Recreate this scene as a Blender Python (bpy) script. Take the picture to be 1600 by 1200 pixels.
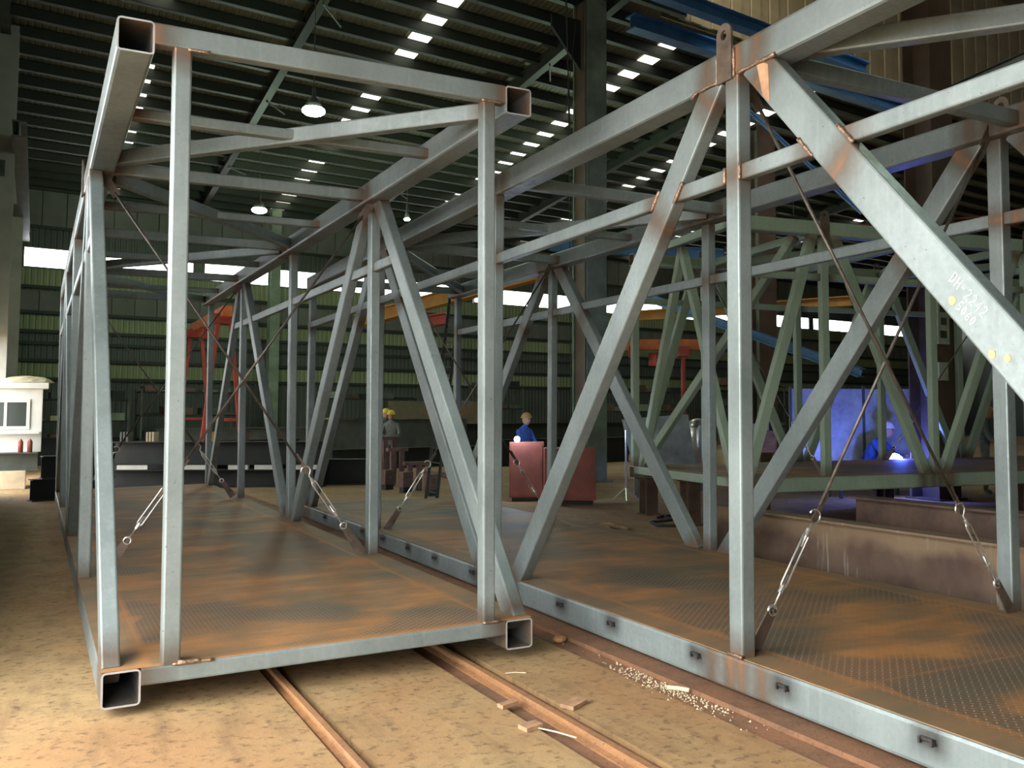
import bpy, bmesh, math, random
from mathutils import Vector, Matrix, Euler
rnd = random.Random(7)
C = bpy.context.scene.collection
for o in list(bpy.data.objects): bpy.data.objects.remove(o)
scn = bpy.context.scene

# ------------------------------------------------------------------ camera
YAW, PITCH, ROLL, FOC = 0.5385, 0.0659, -0.0014, 1501.75
CAM = Vector((-0.3591, -6.0861, 1.6313))
cyw, syw, cp, sp, cr, sr = math.cos(YAW), math.sin(YAW), math.cos(PITCH), math.sin(PITCH), math.cos(ROLL), math.sin(ROLL)
FWD = Vector((syw*cp, cyw*cp, sp)); RGT = Vector((cyw, -syw, 0)); UPV = RGT.cross(FWD)
R2 = RGT*cr + UPV*sr; U2 = -RGT*sr + UPV*cr
cd = bpy.data.cameras.new('camera'); cam = bpy.data.objects.new('camera', cd); C.objects.link(cam)
cd.sensor_width = 36; cd.lens = FOC/1600*36; cd.shift_x = -154.1/1600; cd.shift_y = -53.64/1600
cd.clip_start = .05; cd.clip_end = 300
mw = Matrix.Identity(4)
for i in range(3):
    mw[i][0], mw[i][1], mw[i][2], mw[i][3] = R2[i], U2[i], -FWD[i], CAM[i]
cam.matrix_world = mw
scn.camera = cam

def at(px, py, d):
    """world point that lies d metres in front of the camera plane"""
    return CAM + (FWD + R2*((px-954.1)/FOC) - U2*((py-546.36)/FOC))*d

# ------------------------------------------------------------------ world, light, exposure
w = bpy.data.worlds.new('world'); scn.world = w; w.use_nodes = True
bg = w.node_tree.nodes['Background']; bg.inputs[0].default_value = (.97, .985, 1, 1); bg.inputs[1].default_value = 9.8
scn.view_settings.view_transform = 'Standard'; scn.view_settings.look = 'None'
scn.view_settings.gamma = 1; scn.view_settings.use_curve_mapping = False
scn.view_settings.exposure = 0.0
try:
    scn.cycles.use_denoising = True
    scn.cycles.sample_clamp_indirect = 4
    scn.cycles.max_bounces = 5; scn.cycles.diffuse_bounces = 2
except Exception: pass

# ------------------------------------------------------------------ helpers
def tag(o, label=None, cat=None, group=None, kind=None):
    if label: o['label'] = label
    if cat: o['category'] = cat
    if group: o['group'] = group
    if kind: o['kind'] = kind
    return o
def link(name, bm, mat, parent=None, smooth=False, kind=None):
    me = bpy.data.meshes.new(name); bm.normal_update(); bm.to_mesh(me); bm.free()
    me.materials.append(mat)
    if smooth:
        for p in me.polygons: p.use_smooth = True
    o = bpy.data.objects.new(name, me); C.objects.link(o)
    if parent: o.parent = parent
    if kind: o['kind'] = kind
    return o
def dup(o, parent=None, loc=None):
    c = o.copy(); C.objects.link(c)
    if parent: c.parent = parent
    if loc is not None: c.location = loc
    return c
def dup_tree(root, loc, rotz=None, label=None):
    r = root.copy(); C.objects.link(r); r.location = loc
    if rotz is not None: r.rotation_euler[2] = rotz
    if label: r['label'] = label
    for ch in list(root.children):
        c = ch.copy(); C.objects.link(c); c.parent = r
        for g in list(ch.children):
            d = g.copy(); C.objects.link(d); d.parent = c
    return r
def thing(name, label, cat, loc=(0,0,0), rotz=0, group=None):
    o = bpy.data.objects.new(name, None); C.objects.link(o); o.empty_display_size = .2
    o.location = loc; o.rotation_euler = (0, 0, rotz)
    return tag(o, label, cat, group)
def box(bm, x0, x1, y0, y1, z0, z1):
    v = [bm.verts.new((x, y, z)) for z in (z0, z1) for x, y in ((x0, y0), (x1, y0), (x1, y1), (x0, y1))]
    for f in ((0,3,2,1), (4,5,6,7), (0,1,5,4), (1,2,6,5), (2,3,7,6), (3,0,4,7)): bm.faces.new([v[i] for i in f])
    return v
def bx(name, x0, x1, y0, y1, z0, z1, mat, parent=None, bev=0):
    bm = bmesh.new(); box(bm, x0, x1, y0, y1, z0, z1)
    if bev: bmesh.ops.bevel(bm, geom=bm.edges[:], offset=bev, segments=2, affect='EDGES', profile=.7)
    return link(name, bm, mat, parent)
def frame(a, b, up=(0,0,1)):
    a, b = Vector(a), Vector(b); z = (b-a).normalized(); up = Vector(up)
    if abs(z.dot(up)) > .999: up = Vector((0, 1, 0))
    y = (up - z*up.dot(z)).normalized(); x = y.cross(z)
    return a, b, x, y, z
def section(w_, h_, r=.012):
    w_, h_ = w_/2, h_/2; r = min(r, w_*.4, h_*.4); q = r*.3
    pts = []
    for sx, sy in ((1,1), (-1,1), (-1,-1), (1,-1)):
        c = [(sx*w_, sy*(h_-r)), (sx*(w_-q), sy*(h_-q)), (sx*(w_-r), sy*h_)]
        if sx*sy < 0: c.reverse()
        pts += c
    return pts
def bar(bm, a, b, w_, h_, up=(0,0,1), soot=(), welds=None, hollow=0, r=.012):
    """rolled square tube from a to b (x = across, y = up); vertex attribute d = metres to the nearest weld"""
    a, b, X, Y, Z = frame(a, b, up); L = (b-a).length
    welds = [0, L] if welds is None else sorted(welds)
    ts = {0., L}
    for q in welds:
        if 0 < q < L: ts.add(q)
    for p, q in zip(welds, welds[1:]): 
        if 0 < (p+q)/2 < L: ts.add((p+q)/2)
    for q in soot: ts |= {q-.15, q-.05, q+.05, q+.15}
    ls = bm.verts.layers.float.new('s') if soot else None
    ts = sorted(ts); lay = bm.verts.layers.float.get('d') or bm.verts.layers.float.new('d')
    sec = section(w_, h_, r); n = len(sec); rings = []
    for t in ts:
        rg = []
        for x, y in sec:
            v = bm.verts.new(a + Z*t + X*x + Y*y); v[lay] = min(abs(t-q) for q in welds); rg.append(v)
            if ls: v[ls] = 1. if min(abs(t-q) for q in soot) < .06 else 0.
        rings.append(rg)
    for r0, r1 in zip(rings, rings[1:]):
        for i in range(n): bm.faces.new((r0[i], r0[(i+1) % n], r1[(i+1) % n], r1[i]))
    if hollow:
        k = hollow; s2 = section(w_-2*k, h_-2*k, max(.004, r-k))
        for t, rg, sg in ((0, rings[0], 1), (L, rings[-1], -1)):
            i0, i1 = [], []
            for x, y in s2:
                v = bm.verts.new(a + Z*t + X*x + Y*y); v[lay] = 0; i0.append(v)
                v = bm.verts.new(a + Z*(t+sg*1.4) + X*x + Y*y); v[lay] = .5; i1.append(v)
            for i in range(n):
                j = (i+1) % n
                q1 = (rg[i], i0[i], i0[j], rg[j]); q2 = (i0[i], i1[i], i1[j], i0[j])
                if sg < 0: q1, q2 = q1[::-1], q2[::-1]
                f_ = bm.faces.new(q1); f_.material_index = 1; bm.faces.new(q2)
            bm.faces.new(i1 if sg < 0 else i1[::-1]).normal_flip()
    else:
        bm.faces.new(rings[0][::-1]); bm.faces.new(rings[-1])
def part_bar(name, a, b, w_, h_, mat, parent, **k):
    bm = bmesh.new(); bar(bm, a, b, w_, h_, **k); o = link(name, bm, mat, parent)
    if k.get('hollow'): o.data.materials.append(M['inner'])
    return o
def pipe(bm, pts, r, n=8, closed=False):
    pts = [Vector(p) for p in pts]; rings = []; m = len(pts); prev = None
    for i, p in enumerate(pts):
        if closed: t = (pts[(i+1) % m] - pts[i-1]).normalized()
        else: t = (pts[min(i+1, m-1)] - pts[max(i-1, 0)]).normalized()
        u = Vector((0,0,1)) if abs(t.z) < .9 else Vector((1,0,0))
        if prev is not None: u = prev
        x = (u - t*u.dot(t)).normalized(); y = t.cross(x); prev = x
        rr = r[i] if isinstance(r, (list, tuple)) else r
        rings.append([bm.verts.new(p + x*math.cos(2*math.pi*k/n)*rr + y*math.sin(2*math.pi*k/n)*rr) for k in range(n)])
    prs = list(zip(rings, rings[1:])) + ([(rings[-1], rings[0])] if closed else [])
    for a, b in prs:
        for k in range(n): bm.faces.new((a[k], a[(k+1) % n], b[(k+1) % n], b[k]))
    if not closed: bm.faces.new(rings[0][::-1]); bm.faces.new(rings[-1])
def ibeam(bm, a, b, h, fw, tw=.014, tf=.018, up=(0,0,1)):
    """I section, a..b along the underside centre line"""
    a, b, X, Y, Z = frame(a, b, up)
    def bb(x0, x1, y0, y1):
        v = [bm.verts.new(p + X*x + Y*y) for p in (a, b) for x, y in ((x0, y0), (x1, y0), (x1, y1), (x0, y1))]
        for f in ((0,3,2,1), (4,5,6,7), (0,1,5,4), (1,2,6,5), (2,3,7,6), (3,0,4,7)): bm.faces.new([v[i] for i in f])
    bb(-fw/2, fw/2, 0, tf); bb(-fw/2, fw/2, h-tf, h); bb(-tw/2, tw/2, tf, h-tf)
def prism(bm, pts, n, t):
    """flat plate: outline pts, thickness t along n"""
    n = Vector(n).normalized()*t/2
    A = [bm.verts.new(Vector(p)-n) for p in pts]; B = [bm.verts.new(Vector(p)+n) for p in pts]; k = len(pts)
    bm.faces.new(A[::-1]); bm.faces.new(B)
    for i in range(k): bm.faces.new((A[i], A[(i+1) % k], B[(i+1) % k], B[i]))
    bmesh.ops.recalc_face_normals(bm, faces=bm.faces[:])

# ------------------------------------------------------------------ materials
def newmat(name):
    m = bpy.data.materials.new(name); m.use_nodes = True; nt = m.node_tree
    return m, nt, nt.nodes['Principled BSDF'], nt.nodes, nt.links
def N(nt, t, **k):
    n = nt.nodes.new(t)
    for a, v in k.items():
        if a.startswith('i_'):
            key = a[2:]; n.inputs[int(key) if key.isdigit() else key.replace('_', ' ')].default_value = v
        else: setattr(n, a, v)
    return n
def noise(nt, vec, scale, detail=4, rough=.6, dim=None):
    n = N(nt, 'ShaderNodeTexNoise'); n.inputs['Scale'].default_value = scale; n.inputs['Detail'].default_value = detail
    n.inputs['Roughness'].default_value = rough
    if vec is not None: nt.links.new(vec, n.inputs['Vector'])
    return n.outputs['Fac']
def ramp(nt, fac, stops):
    r = N(nt, 'ShaderNodeValToRGB'); e = r.color_ramp.elements
    while len(e) < len(stops): e.new(.5)
    for el, (p, c) in zip(e, stops):
        el.position = p; el.color = (*c, 1) if len(c) == 3 else c
    nt.links.new(fac, r.inputs[0]); return r.outputs[0]
def mix(nt, f, a, b):
    m = N(nt, 'ShaderNodeMix', data_type='RGBA')
    for s, v in ((0, f), (6, a), (7, b)):
        if isinstance(v, (tuple, list)): m.inputs[s].default_value = (*v, 1)
        elif isinstance(v, (int, float)): m.inputs[s].default_value = v
        else: nt.links.new(v, m.inputs[s])
    return m.outputs[2]
def mth(nt, op, a, b=None, c=None, clamp=False):
    m = N(nt, 'ShaderNodeMath', operation=op, use_clamp=clamp)
    for i, v in enumerate((a, b, c)):
        if v is None: continue
        if isinstance(v, (int, float)): m.inputs[i].default_value = v
        else: nt.links.new(v, m.inputs[i])
    return m.outputs[0]
def mrange(nt, v, a, b, c=0, d=1):
    m = N(nt, 'ShaderNodeMapRange'); nt.links.new(v, m.inputs[0])
    for i, q in enumerate((a, b, c, d)): m.inputs[i+1].default_value = q
    return m.outputs[0]
def bump(nt, bs, h, strength=.3, dist=.01):
    b = N(nt, 'ShaderNodeBump'); b.inputs['Strength'].default_value = strength; b.inputs['Distance'].default_value = dist
    nt.links.new(h, b.inputs['Height']); nt.links.new(b.outputs[0], bs.inputs['Normal'])
def geo_pos(nt): return N(nt, 'ShaderNodeNewGeometry').outputs['Position']
def objc(nt): return N(nt, 'ShaderNodeTexCoord').outputs['Object']

def plain(name, col, rough=.6, metal=0, var=.25, scale=6, emit=None, es=0, bmp=0):
    m, nt, bs, nd, lk = newmat(name)
    if var:
        f = noise(nt, objc(nt), scale)
        c = ramp(nt, f, ((.3, tuple(q*(1-var) for q in col)), (.7, tuple(min(1, q*(1+var)) for q in col))))
        lk.new(c, bs.inputs['Base Color'])
        if bmp: bump(nt, bs, f, bmp)
    else: bs.inputs['Base Color'].default_value = (*col, 1)
    bs.inputs['Roughness'].default_value = rough; bs.inputs['Metallic'].default_value = metal
    if emit: bs.inputs['Emission Color'].default_value = (*emit, 1); bs.inputs['Emission Strength'].default_value = es
    return m

def steel_mat(name, c0, c1, stain=(.105,.07,.042), rust=(.42,.17,.06), metal=.25, rough=.42):
    m, nt, bs, nd, lk = newmat(name)
    oc = objc(nt)
    big = noise(nt, oc, 1.3, 5, .6); fine = noise(nt, oc, 26, 4, .7)
    base = ramp(nt, big, ((.3, c0), (.7, c1)))
    base = mix(nt, mrange(nt, fine, .35, .75, 0, .22), base, tuple(q*.62 for q in c0))
    # scratches and rolled streaks
    mp = N(nt, 'ShaderNodeMapping'); mp.inputs['Scale'].default_value = (7, 7, .6); lk.new(oc, mp.inputs[0])
    st = noise(nt, mp.outputs[0], 3, 3, .5)
    base = mix(nt, mrange(nt, st, .55, .8, 0, .3), base, tuple(min(1, q*1.25) for q in c1))
    # dark specks
    sp_ = noise(nt, oc, 55, 2, .5)
    base = mix(nt, mrange(nt, sp_, .71, .75, 0, .7), base, (.05, .045, .04))
    at_ = N(nt, 'ShaderNodeAttribute', attribute_name='d')
    d = at_.outputs['Fac']
    wob = noise(nt, oc, 5, 3, .6)
    dd = mth(nt, 'SUBTRACT', d, mth(nt, 'MULTIPLY', wob, .16))
    f1 = mrange(nt, dd, .12, -.06, 0, .85); f2 = mth(nt, 'MULTIPLY', mrange(nt, dd, -.03, -.09, 0, .4), mrange(nt, noise(nt, oc, 2.3, 2), .45, .62))
    base = mix(nt, f1, base, stain); base = mix(nt, f2, base, rust)
    so = N(nt, 'ShaderNodeAttribute', attribute_name='s').outputs['Fac']; zz = N(nt, 'ShaderNodeSeparateXYZ'); lk.new(oc, zz.inputs[0])
    zf = mrange(nt, mth(nt, 'ABSOLUTE', mth(nt, 'SUBTRACT', zz.outputs[2], .135)), .10, .03)
    base = mix(nt, mth(nt, 'MULTIPLY', mth(nt, 'MULTIPLY', so, zf), mrange(nt, wob, .25, .7, .5, 1)), base, (.05,.045,.04))
    lk.new(base, bs.inputs['Base Color'])
    bs.inputs['Metallic'].default_value = metal
    lk.new(mrange(nt, fine, .3, .7, rough-.08, rough+.14), bs.inputs['Roughness'])
    bump(nt, bs, fine, .12, .004)
    return m
M = {}
M['steel'] = steel_mat('bare_steel', (.175,.208,.197), (.295,.342,.328), metal=.3, rough=.40)
M['green'] = steel_mat('green_steel', (.27,.35,.25), (.37,.45,.33), metal=.1, rough=.5)
M['inner'] = plain('tube_edge', (.42,.42,.40), .5, .4)
M['bead'] = plain('weld_bead', (.36,.24,.16), .35, .7, .5, 60, bmp=.8)
M['galv'] = plain('galvanised', (.78,.76,.70), .28, .85, .15, 30)
M['rod'] = plain('dark_rod', (.12,.10,.08), .45, .5, .4, 12)
M['plate'] = plain('mill_plate', (.13,.095,.07), .5, .35, .4, 9)
M['clip'] = plain('burnt_clip', (.08,.075,.07), .4, .6, .6, 30)
M['rustbeam'] = plain('rust_beam', (.10,.06,.04), .75, .1, .45, 3, bmp=.3)
M['dark'] = plain('dark_steel', (.018,.021,.018), .7, 0, .3, 2)
M['greyst'] = plain('grey_steel', (.11,.12,.10), .55, .2, .3, 2)
M['brown'] = plain('primer_brown', (.16,.09,.07), .7, 0, .3, 4)
M['redox'] = plain('red_oxide', (.24,.06,.038), .6, 0, .3, 3)
M['red'] = plain('crane_red', (.42,.065,.04), .5, 0, .2, 3)
M['orange'] = plain('crane_orange', (.75,.20,.04), .5, 0, .2, 3)
M['ochre'] = plain('ochre_paint', (.50,.26,.06), .6, 0, .2, 2)
M['blue'] = plain('girder_blue', (.04,.14,.30), .5, 0, .35, 2)
M['white'] = plain('white_panel', (.78,.78,.70), .5, 0, .08, 3)
M['cream'] = plain('cream_block', (.62,.50,.34), .7, 0, .2, 3)
M['wood'] = plain('timber', (.33,.19,.10), .8, 0, .4, 6)
M['chip'] = plain('rusty_slab_piece', (.42,.24,.13), .8, 0, .35, 9)
M['tarp'] = plain('tarpaulin', (.55,.48,.30), .8, 0, .3, 5)
M['col'] = plain('column_green', (.20,.25,.17), .6, 0, .4, 1.2)
M['colbr'] = plain('column_brown', (.10,.065,.04), .6, 0, .4, 1.2)
M['colw'] = plain('column_pale', (.42,.42,.36), .6, 0, .2, 1)
M['glass'] = plain('dark_glass', (.05,.06,.05), .1, 0, 0)
M['cloth'] = plain('blue_overall', (.04,.10,.34), .85, 0, .3, 12)
M['clothg'] = plain('grey_overall', (.16,.17,.15), .85, 0, .3, 12)
M['skin'] = plain('skin', (.45,.26,.17), .6, 0, 0)
M['helmet'] = plain('yellow_helmet', (.85,.60,.03), .35, 0, 0)
M['helmbr'] = plain('brown_helmet', (.50,.25,.08), .45, 0, 0)
M['sheetblue'] = plain('zinc_sheet', (.55,.60,.57), .4, .15, .3, 3)
M['arc'] = plain('welding_arc', (1,1,1), .5, 0, 0, emit=(.55,.60,1), es=12)
M['lampglass'] = plain('lamp_glass', (1,1,1), .5, 0, 0, emit=(.80,1,.86), es=24)
M['sky'] = plain('backlit_skylight', (.8,.8,.7), .5, 0, 0, emit=(1,.97,.86), es=2.0)
M['rubber'] = plain('black_rubber', (.03,.03,.025), .7, 0, 0)
M['plaque'] = plain('pale_plaque', (.45,.50,.34), .6, 0, .2, 8)
M['ink'] = plain('dark_ink', (.05,.06,.03), .7, 0, 0)
M['chalk'] = plain('chalk', (.95,.97,1), .9, 0, 0)
M['orangepaint'] = plain('orange_spot', (.80,.45,.20), .8, 0, 0)

def deck_mat():
    m, nt, bs, nd, lk = newmat('tread_plate')
    p = objc(nt)
    sx = N(nt, 'ShaderNodeSeparateXYZ')
    rot = N(nt, 'ShaderNodeMapping'); rot.inputs['Rotation'].default_value = (0, 0, math.radians(45)); rot.inputs['Scale'].default_value = (24, 24, 24)
    lk.new(p, rot.inputs[0]); lk.new(rot.outputs[0], sx.inputs[0])
    X, Y = sx.outputs[0], sx.outputs[1]
    fx = mth(nt, 'SUBTRACT', mth(nt, 'FRACT', X), .5); fy = mth(nt, 'SUBTRACT', mth(nt, 'FRACT', Y), .5)
    par = mth(nt, 'MODULO', mth(nt, 'ABSOLUTE', mth(nt, 'ADD', mth(nt, 'FLOOR', X), mth(nt, 'FLOOR', Y))), 2)
    ax, ay = mth(nt, 'ABSOLUTE', fx), mth(nt, 'ABSOLUTE', fy)
    # a lens along x in even cells, along y in odd ones
    e0 = mth(nt, 'ADD', mth(nt, 'MULTIPLY', ax, 1.0), mth(nt, 'MULTIPLY', ay, 3.2))
    e1 = mth(nt, 'ADD', mth(nt, 'MULTIPLY', ay, 1.0), mth(nt, 'MULTIPLY', ax, 3.2))
    e = mth(nt, 'ADD', mth(nt, 'MULTIPLY', e0, mth(nt, 'SUBTRACT', 1, par)), mth(nt, 'MULTIPLY', e1, par))
    lens = mrange(nt, e, .5, .3, 0, 1)
    wp = geo_pos(nt)
    n1 = noise(nt, wp, .9, 5, .6); n2 = noise(nt, wp, 5, 5, .65)
    st = N(nt, 'ShaderNodeMapping'); st.inputs['Scale'].default_value = (.5, 2.6, 1); lk.new(wp, st.inputs[0])
    n3 = noise(nt, st.outputs[0], 1.1, 4, .6)
    f = mth(nt, 'ADD', mth(nt, 'MULTIPLY', n1, .55), mth(nt, 'MULTIPLY', n3, .45))
    base = ramp(nt, f, ((.34, (.095,.078,.042)), (.42, (.17,.115,.052)), (.49, (.29,.145,.052)), (.57, (.48,.205,.055))))
    base = mix(nt, mrange(nt, n2, .35, .7, 0, .45), base, (.24,.16,.09))
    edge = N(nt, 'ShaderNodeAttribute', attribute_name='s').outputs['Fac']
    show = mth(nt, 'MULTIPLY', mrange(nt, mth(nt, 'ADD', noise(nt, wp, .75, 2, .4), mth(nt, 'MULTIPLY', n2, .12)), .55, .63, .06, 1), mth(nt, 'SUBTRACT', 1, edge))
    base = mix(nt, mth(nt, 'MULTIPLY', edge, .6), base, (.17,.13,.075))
    base = mix(nt, mth(nt, 'MULTIPLY', mth(nt, 'MULTIPLY', lens, show), .6), base, (.46,.37,.26))
    base = mix(nt, mth(nt, 'MULTIPLY', mth(nt, 'MULTIPLY', mth(nt, 'SUBTRACT', 1, lens), show), .7), base, (.085,.07,.05))
    # orange rust creeping in from the plate edges (attribute d = metres to the edge)
    at_ = N(nt, 'ShaderNodeAttribute', attribute_name='d')
    dd = mth(nt, 'SUBTRACT', at_.outputs['Fac'], mth(nt, 'MULTIPLY', n2, .10))
    base = mix(nt, mrange(nt, dd, .045, -.04, 0, .8), base, (.42,.185,.06))
    lk.new(base, bs.inputs['Base Color'])
    bs.inputs['Roughness'].default_value = .62; bs.inputs['Metallic'].default_value = .1
    h = mth(nt, 'ADD', mth(nt, 'MULTIPLY', mth(nt, 'MULTIPLY', lens, mth(nt, 'SUBTRACT', 1, edge)), 1.0), mth(nt, 'MULTIPLY', n2, .3)); bump(nt, bs, h, .35, .003)
    return m
M['deck'] = deck_mat()
def floor_mat(name, c, stain, orange, sc=1.):
    m, nt, bs, nd, lk = newmat(name)
    p = geo_pos(nt)
    n1 = noise(nt, p, .45*sc, 5, .6); n2 = noise(nt, p, 3.5*sc, 6, .65); n3 = noise(nt, p, 16*sc, 4, .7)
    base = ramp(nt, n2, ((.3, tuple(q*.72 for q in c)), (.5, c), (.72, tuple(min(1, q*1.2) for q in c))))
    base = mix(nt, mrange(nt, n1, .45, .62, 0, .65), base, orange)
    base = mix(nt, mrange(nt, n3, .53, .70, 0, .8), base, stain)
    st = N(nt, 'ShaderNodeMapping'); st.inputs['Scale'].default_value = (3.2, .5, 1); lk.new(p, st.inputs[0])
    base = mix(nt, mrange(nt, noise(nt, st.outputs[0], 1.6, 4, .6), .55, .75, 0, .5), base, stain)
    lk.new(base, bs.inputs['Base Color']); bs.inputs['Roughness'].default_value = .85
    bump(nt, bs, n3, .35, .01); return m
M['floor'] = floor_mat('concrete', (.38,.25,.11), (.10,.055,.025), (.33,.16,.06))
M['rustfloor'] = floor_mat('rusty_groove', (.20,.105,.055), (.10,.06,.04), (.34,.15,.07), 2)
M['rail'] = floor_mat('rusty_rail', (.27,.13,.052), (.12,.06,.03), (.36,.17,.06), 3)
M['skid'] = floor_mat('rusty_flat', (.20,.10,.05), (.09,.05,.03), (.27,.12,.05), 3)
def sheet_mat(name, c, pitch, along='u', amp=.35, rough=.6, metal=.2):
    m, nt, bs, nd, lk = newmat(name)
    s = N(nt, 'ShaderNodeSeparateXYZ'); lk.new(geo_pos(nt), s.inputs[0])
    X = s.outputs[0]
    t = mth(nt, 'ABSOLUTE', mth(nt, 'SUBTRACT', mth(nt, 'FRACT', mth(nt, 'MULTIPLY', X, 1/pitch)), .5))
    rib = mrange(nt, t, .12, .26)
    n = noise(nt, geo_pos(nt), .35, 4, .6)
    base = ramp(nt, n, ((.3, tuple(q*.75 for q in c)), (.7, tuple(q*1.2 for q in c))))
    base = mix(nt, mth(nt, 'MULTIPLY', rib, amp), base, tuple(q*.5 for q in c))
    lk.new(base, bs.inputs['Base Color']); bs.inputs['Roughness'].default_value = rough; bs.inputs['Metallic'].default_value = metal
    bump(nt, bs, rib, .8, .04); return m
M['roof'] = sheet_mat('roof_sheet', (.19,.175,.12), .16)
M['purlin'] = plain('purlin_paint', (.032,.038,.026), .6, .1, .2, 1)
M['wallsheet'] = sheet_mat('wall_sheet', (.12,.135,.115), .20)
M['walllight'] = sheet_mat('translucent_wall_sheet', (.34,.38,.20), .20, amp=.5, metal=0)
M['panelw'] = plain('wall_panel_grey', (.17,.17,.145), .7, 0, .2, 1)
M['panelo'] = plain('olive_panel', (.16,.12,.055), .7, 0, .25, .8)
# ------------------------------------------------------------------ the hall
FZ = -.05
TH = math.radians(7.4); U = Vector((math.cos(TH), math.sin(TH), 0)); SL = -.0806
W0 = Vector((4.94, 36.88, 0))
def wp(s, z, off=0): return W0 + U*s + Vector((-U.y, U.x, 0))*off + Vector((0, 0, z))
def rz_(y_off): return 10.51 + SL*y_off          # roof height, y_off measured from the far wall
def rp(s, t, dz=0): p = W0 + U*s; return Vector((p.x, p.y+t, rz_(t)+dz))
def rm(V, F=None): return V

# floor: slabs between the sunken tracks
fl = thing('floor', None, None); tag(fl, kind='structure')
xs = [-14, .93, .99, 1.05, 1.12, 2.02, 2.12, 2.24, 2.36, 2.93, 3.42, 60]
def strip(name, x0, x1, ztop, mat, y0=-12, y1=46, zb=-.3):
    bm = bmesh.new(); box(bm, x0, x1, y0, y1, zb, ztop); return link(name, bm, mat, fl)
for k, (x0, x1) in enumerate(((-14, .955), (1.10, 2.00), (2.30, 2.93), (3.50, 60))):
    strip('slab', x0, x1, FZ, M['floor'])
strip('track_groove', .955, 1.10, FZ-.035, M['rustfloor']); strip('track_groove', 2.00, 2.30, FZ-.03, M['rustfloor'])
strip('track_groove', 2.93, 3.50, FZ-.02, M['rustfloor'])
def railobj(xc, w_, z0, z1, lab):
    bm = bmesh.new(); h = w_/2
    prof = [(-h*1.5, z0), (-h*1.5, z0+.012), (-h*.4, z0+.02), (-h*.4, z1-.028), (-h, z1-.018), (-h, z1-.006), (-h*.7, z1), (h*.7, z1), (h, z1-.006), (h, z1-.018), (h*.4, z1-.028), (h*.4, z0+.02), (h*1.5, z0+.012), (h*1.5, z0)]
    for x0, x1 in ((-10., 44.),):
        A = [bm.verts.new((xc+x, x0, z)) for x, z in prof]; B = [bm.verts.new((xc+x, x1, z)) for x, z in prof]; k = len(prof)
        bm.faces.new(A); bm.faces.new(B[::-1])
        for i in range(k): bm.faces.new((A[i], B[i], B[(i+1) % k], A[(i+1) % k]))
    bmesh.ops.recalc_face_normals(bm, faces=bm.faces[:])
    o = link('floor_rail', bm, M['rail']); tag(o, lab, 'rail'); return o
railobj(1.02, .048, FZ-.036, FZ+.028, 'orange rusty floor rail, left of the two rails under the front truss section')
railobj(2.17, .056, FZ-.031, FZ+.030, 'brown rusty floor rail lying among loose slab pieces, right of the two rails')
bx('skid_plate', 3.12, 3.46, -7.5, 12.5, FZ-.02, -.040, M['skid']); tag(bpy.data.objects['skid_plate'], 'long rust-red steel flat under the bottom chord of the right truss section', 'steel flat')

# ceiling
ce = thing('ceiling', None, None); tag(ce, kind='structure')
T0, T1 = -46.5, 1.5
S0, S1 = -9.5, 62
bm = bmesh.new()
def quadslab(bm, pts, t):
    A = [bm.verts.new(p) for p in pts]; B = [bm.verts.new(p+Vector((0,0,t))) for p in pts]
    bm.faces.new(A[::-1]); bm.faces.new(B)
    for i in range(4): bm.faces.new((A[i], A[(i+1) % 4], B[(i+1) % 4], B[i]))
    bmesh.ops.recalc_face_normals(bm, faces=bm.faces[:])
TC, SC = -23.4, 9.3
quadslab(bm, [rp(S0, T0, .02), rp(SC, T0, .02), rp(SC, TC, .02), rp(S0, TC, .02)], .04); quadslab(bm, [rp(S0, TC, .02), rp(S1, TC, .02), rp(S1, T1, .02), rp(S0, T1, .02)], .04)
quadslab(bm, [Vector((13.6, -10, 17)), Vector((62, -10, 17)), Vector((62, 22, 17)), Vector((13.6, 15, 17))], .05)
link('roof_sheet', bm, M['roof'], ce)
# purlins run along U every 1.13 m
L = (S1-S0)
def purlin_mesh(L):
  bm = bmesh.new(); a = Vector((0,0,0)); b = U*L
  for (y0, y1, z0, z1) in ((-.02, .0, -.28, .0), (-.02, .18, -.012, 0), (-.02, .18, -.28, -.265)):
    vv = [bm.verts.new(p + Vector((0, y, z))) for p in (a, b) for y, z in ((y0, z0), (y1, z0), (y1, z1), (y0, z1))]
    for f in ((0,1,2,3), (4,7,6,5), (0,4,5,1), (1,5,6,2), (2,6,7,3), (3,7,4,0)): bm.faces.new([vv[i] for i in f])
  return bm
pur = link('purlin', purlin_mesh(L), M['purlin'], ce); purs = link('purlin', purlin_mesh(SC-S0), M['purlin'], ce); PT = [1.12*k - .3 for k in range(-40, 1)]
purs.location = rp(S0, PT[0]); pur.location = rp(S0, PT[-1])
for t in PT[1:-1]: dup(pur if t > TC else purs, ce, rp(S0, t))
# skylight sheets, one between each pair of purlins
bm = bmesh.new(); A = [U*-.3, U*.3, U*.3+Vector((0, .92, SL*.92)), U*-.3+Vector((0, .92, SL*.92))]
quadslab(bm, A, -.01); sk = link('skylight_panel', bm, M['sky'], ce); first = True
for xs_ in (1.95, 8.43, 15.05, 21.2, 28.3, 35.5):
    s = (xs_-W0.x)/U.x
    for k, t in enumerate(PT[:-1]):
        if t < -24 : continue
        if (xs_ > 25 and t < -13) or rnd.random() < .06 or (t < TC and s > SC-.5): continue
        loc = rp(s, t+.15, 0.0)
        # keep x constant along the strip
        if first: sk.location = loc; first = False
        else: dup(sk, ce, loc)
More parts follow.
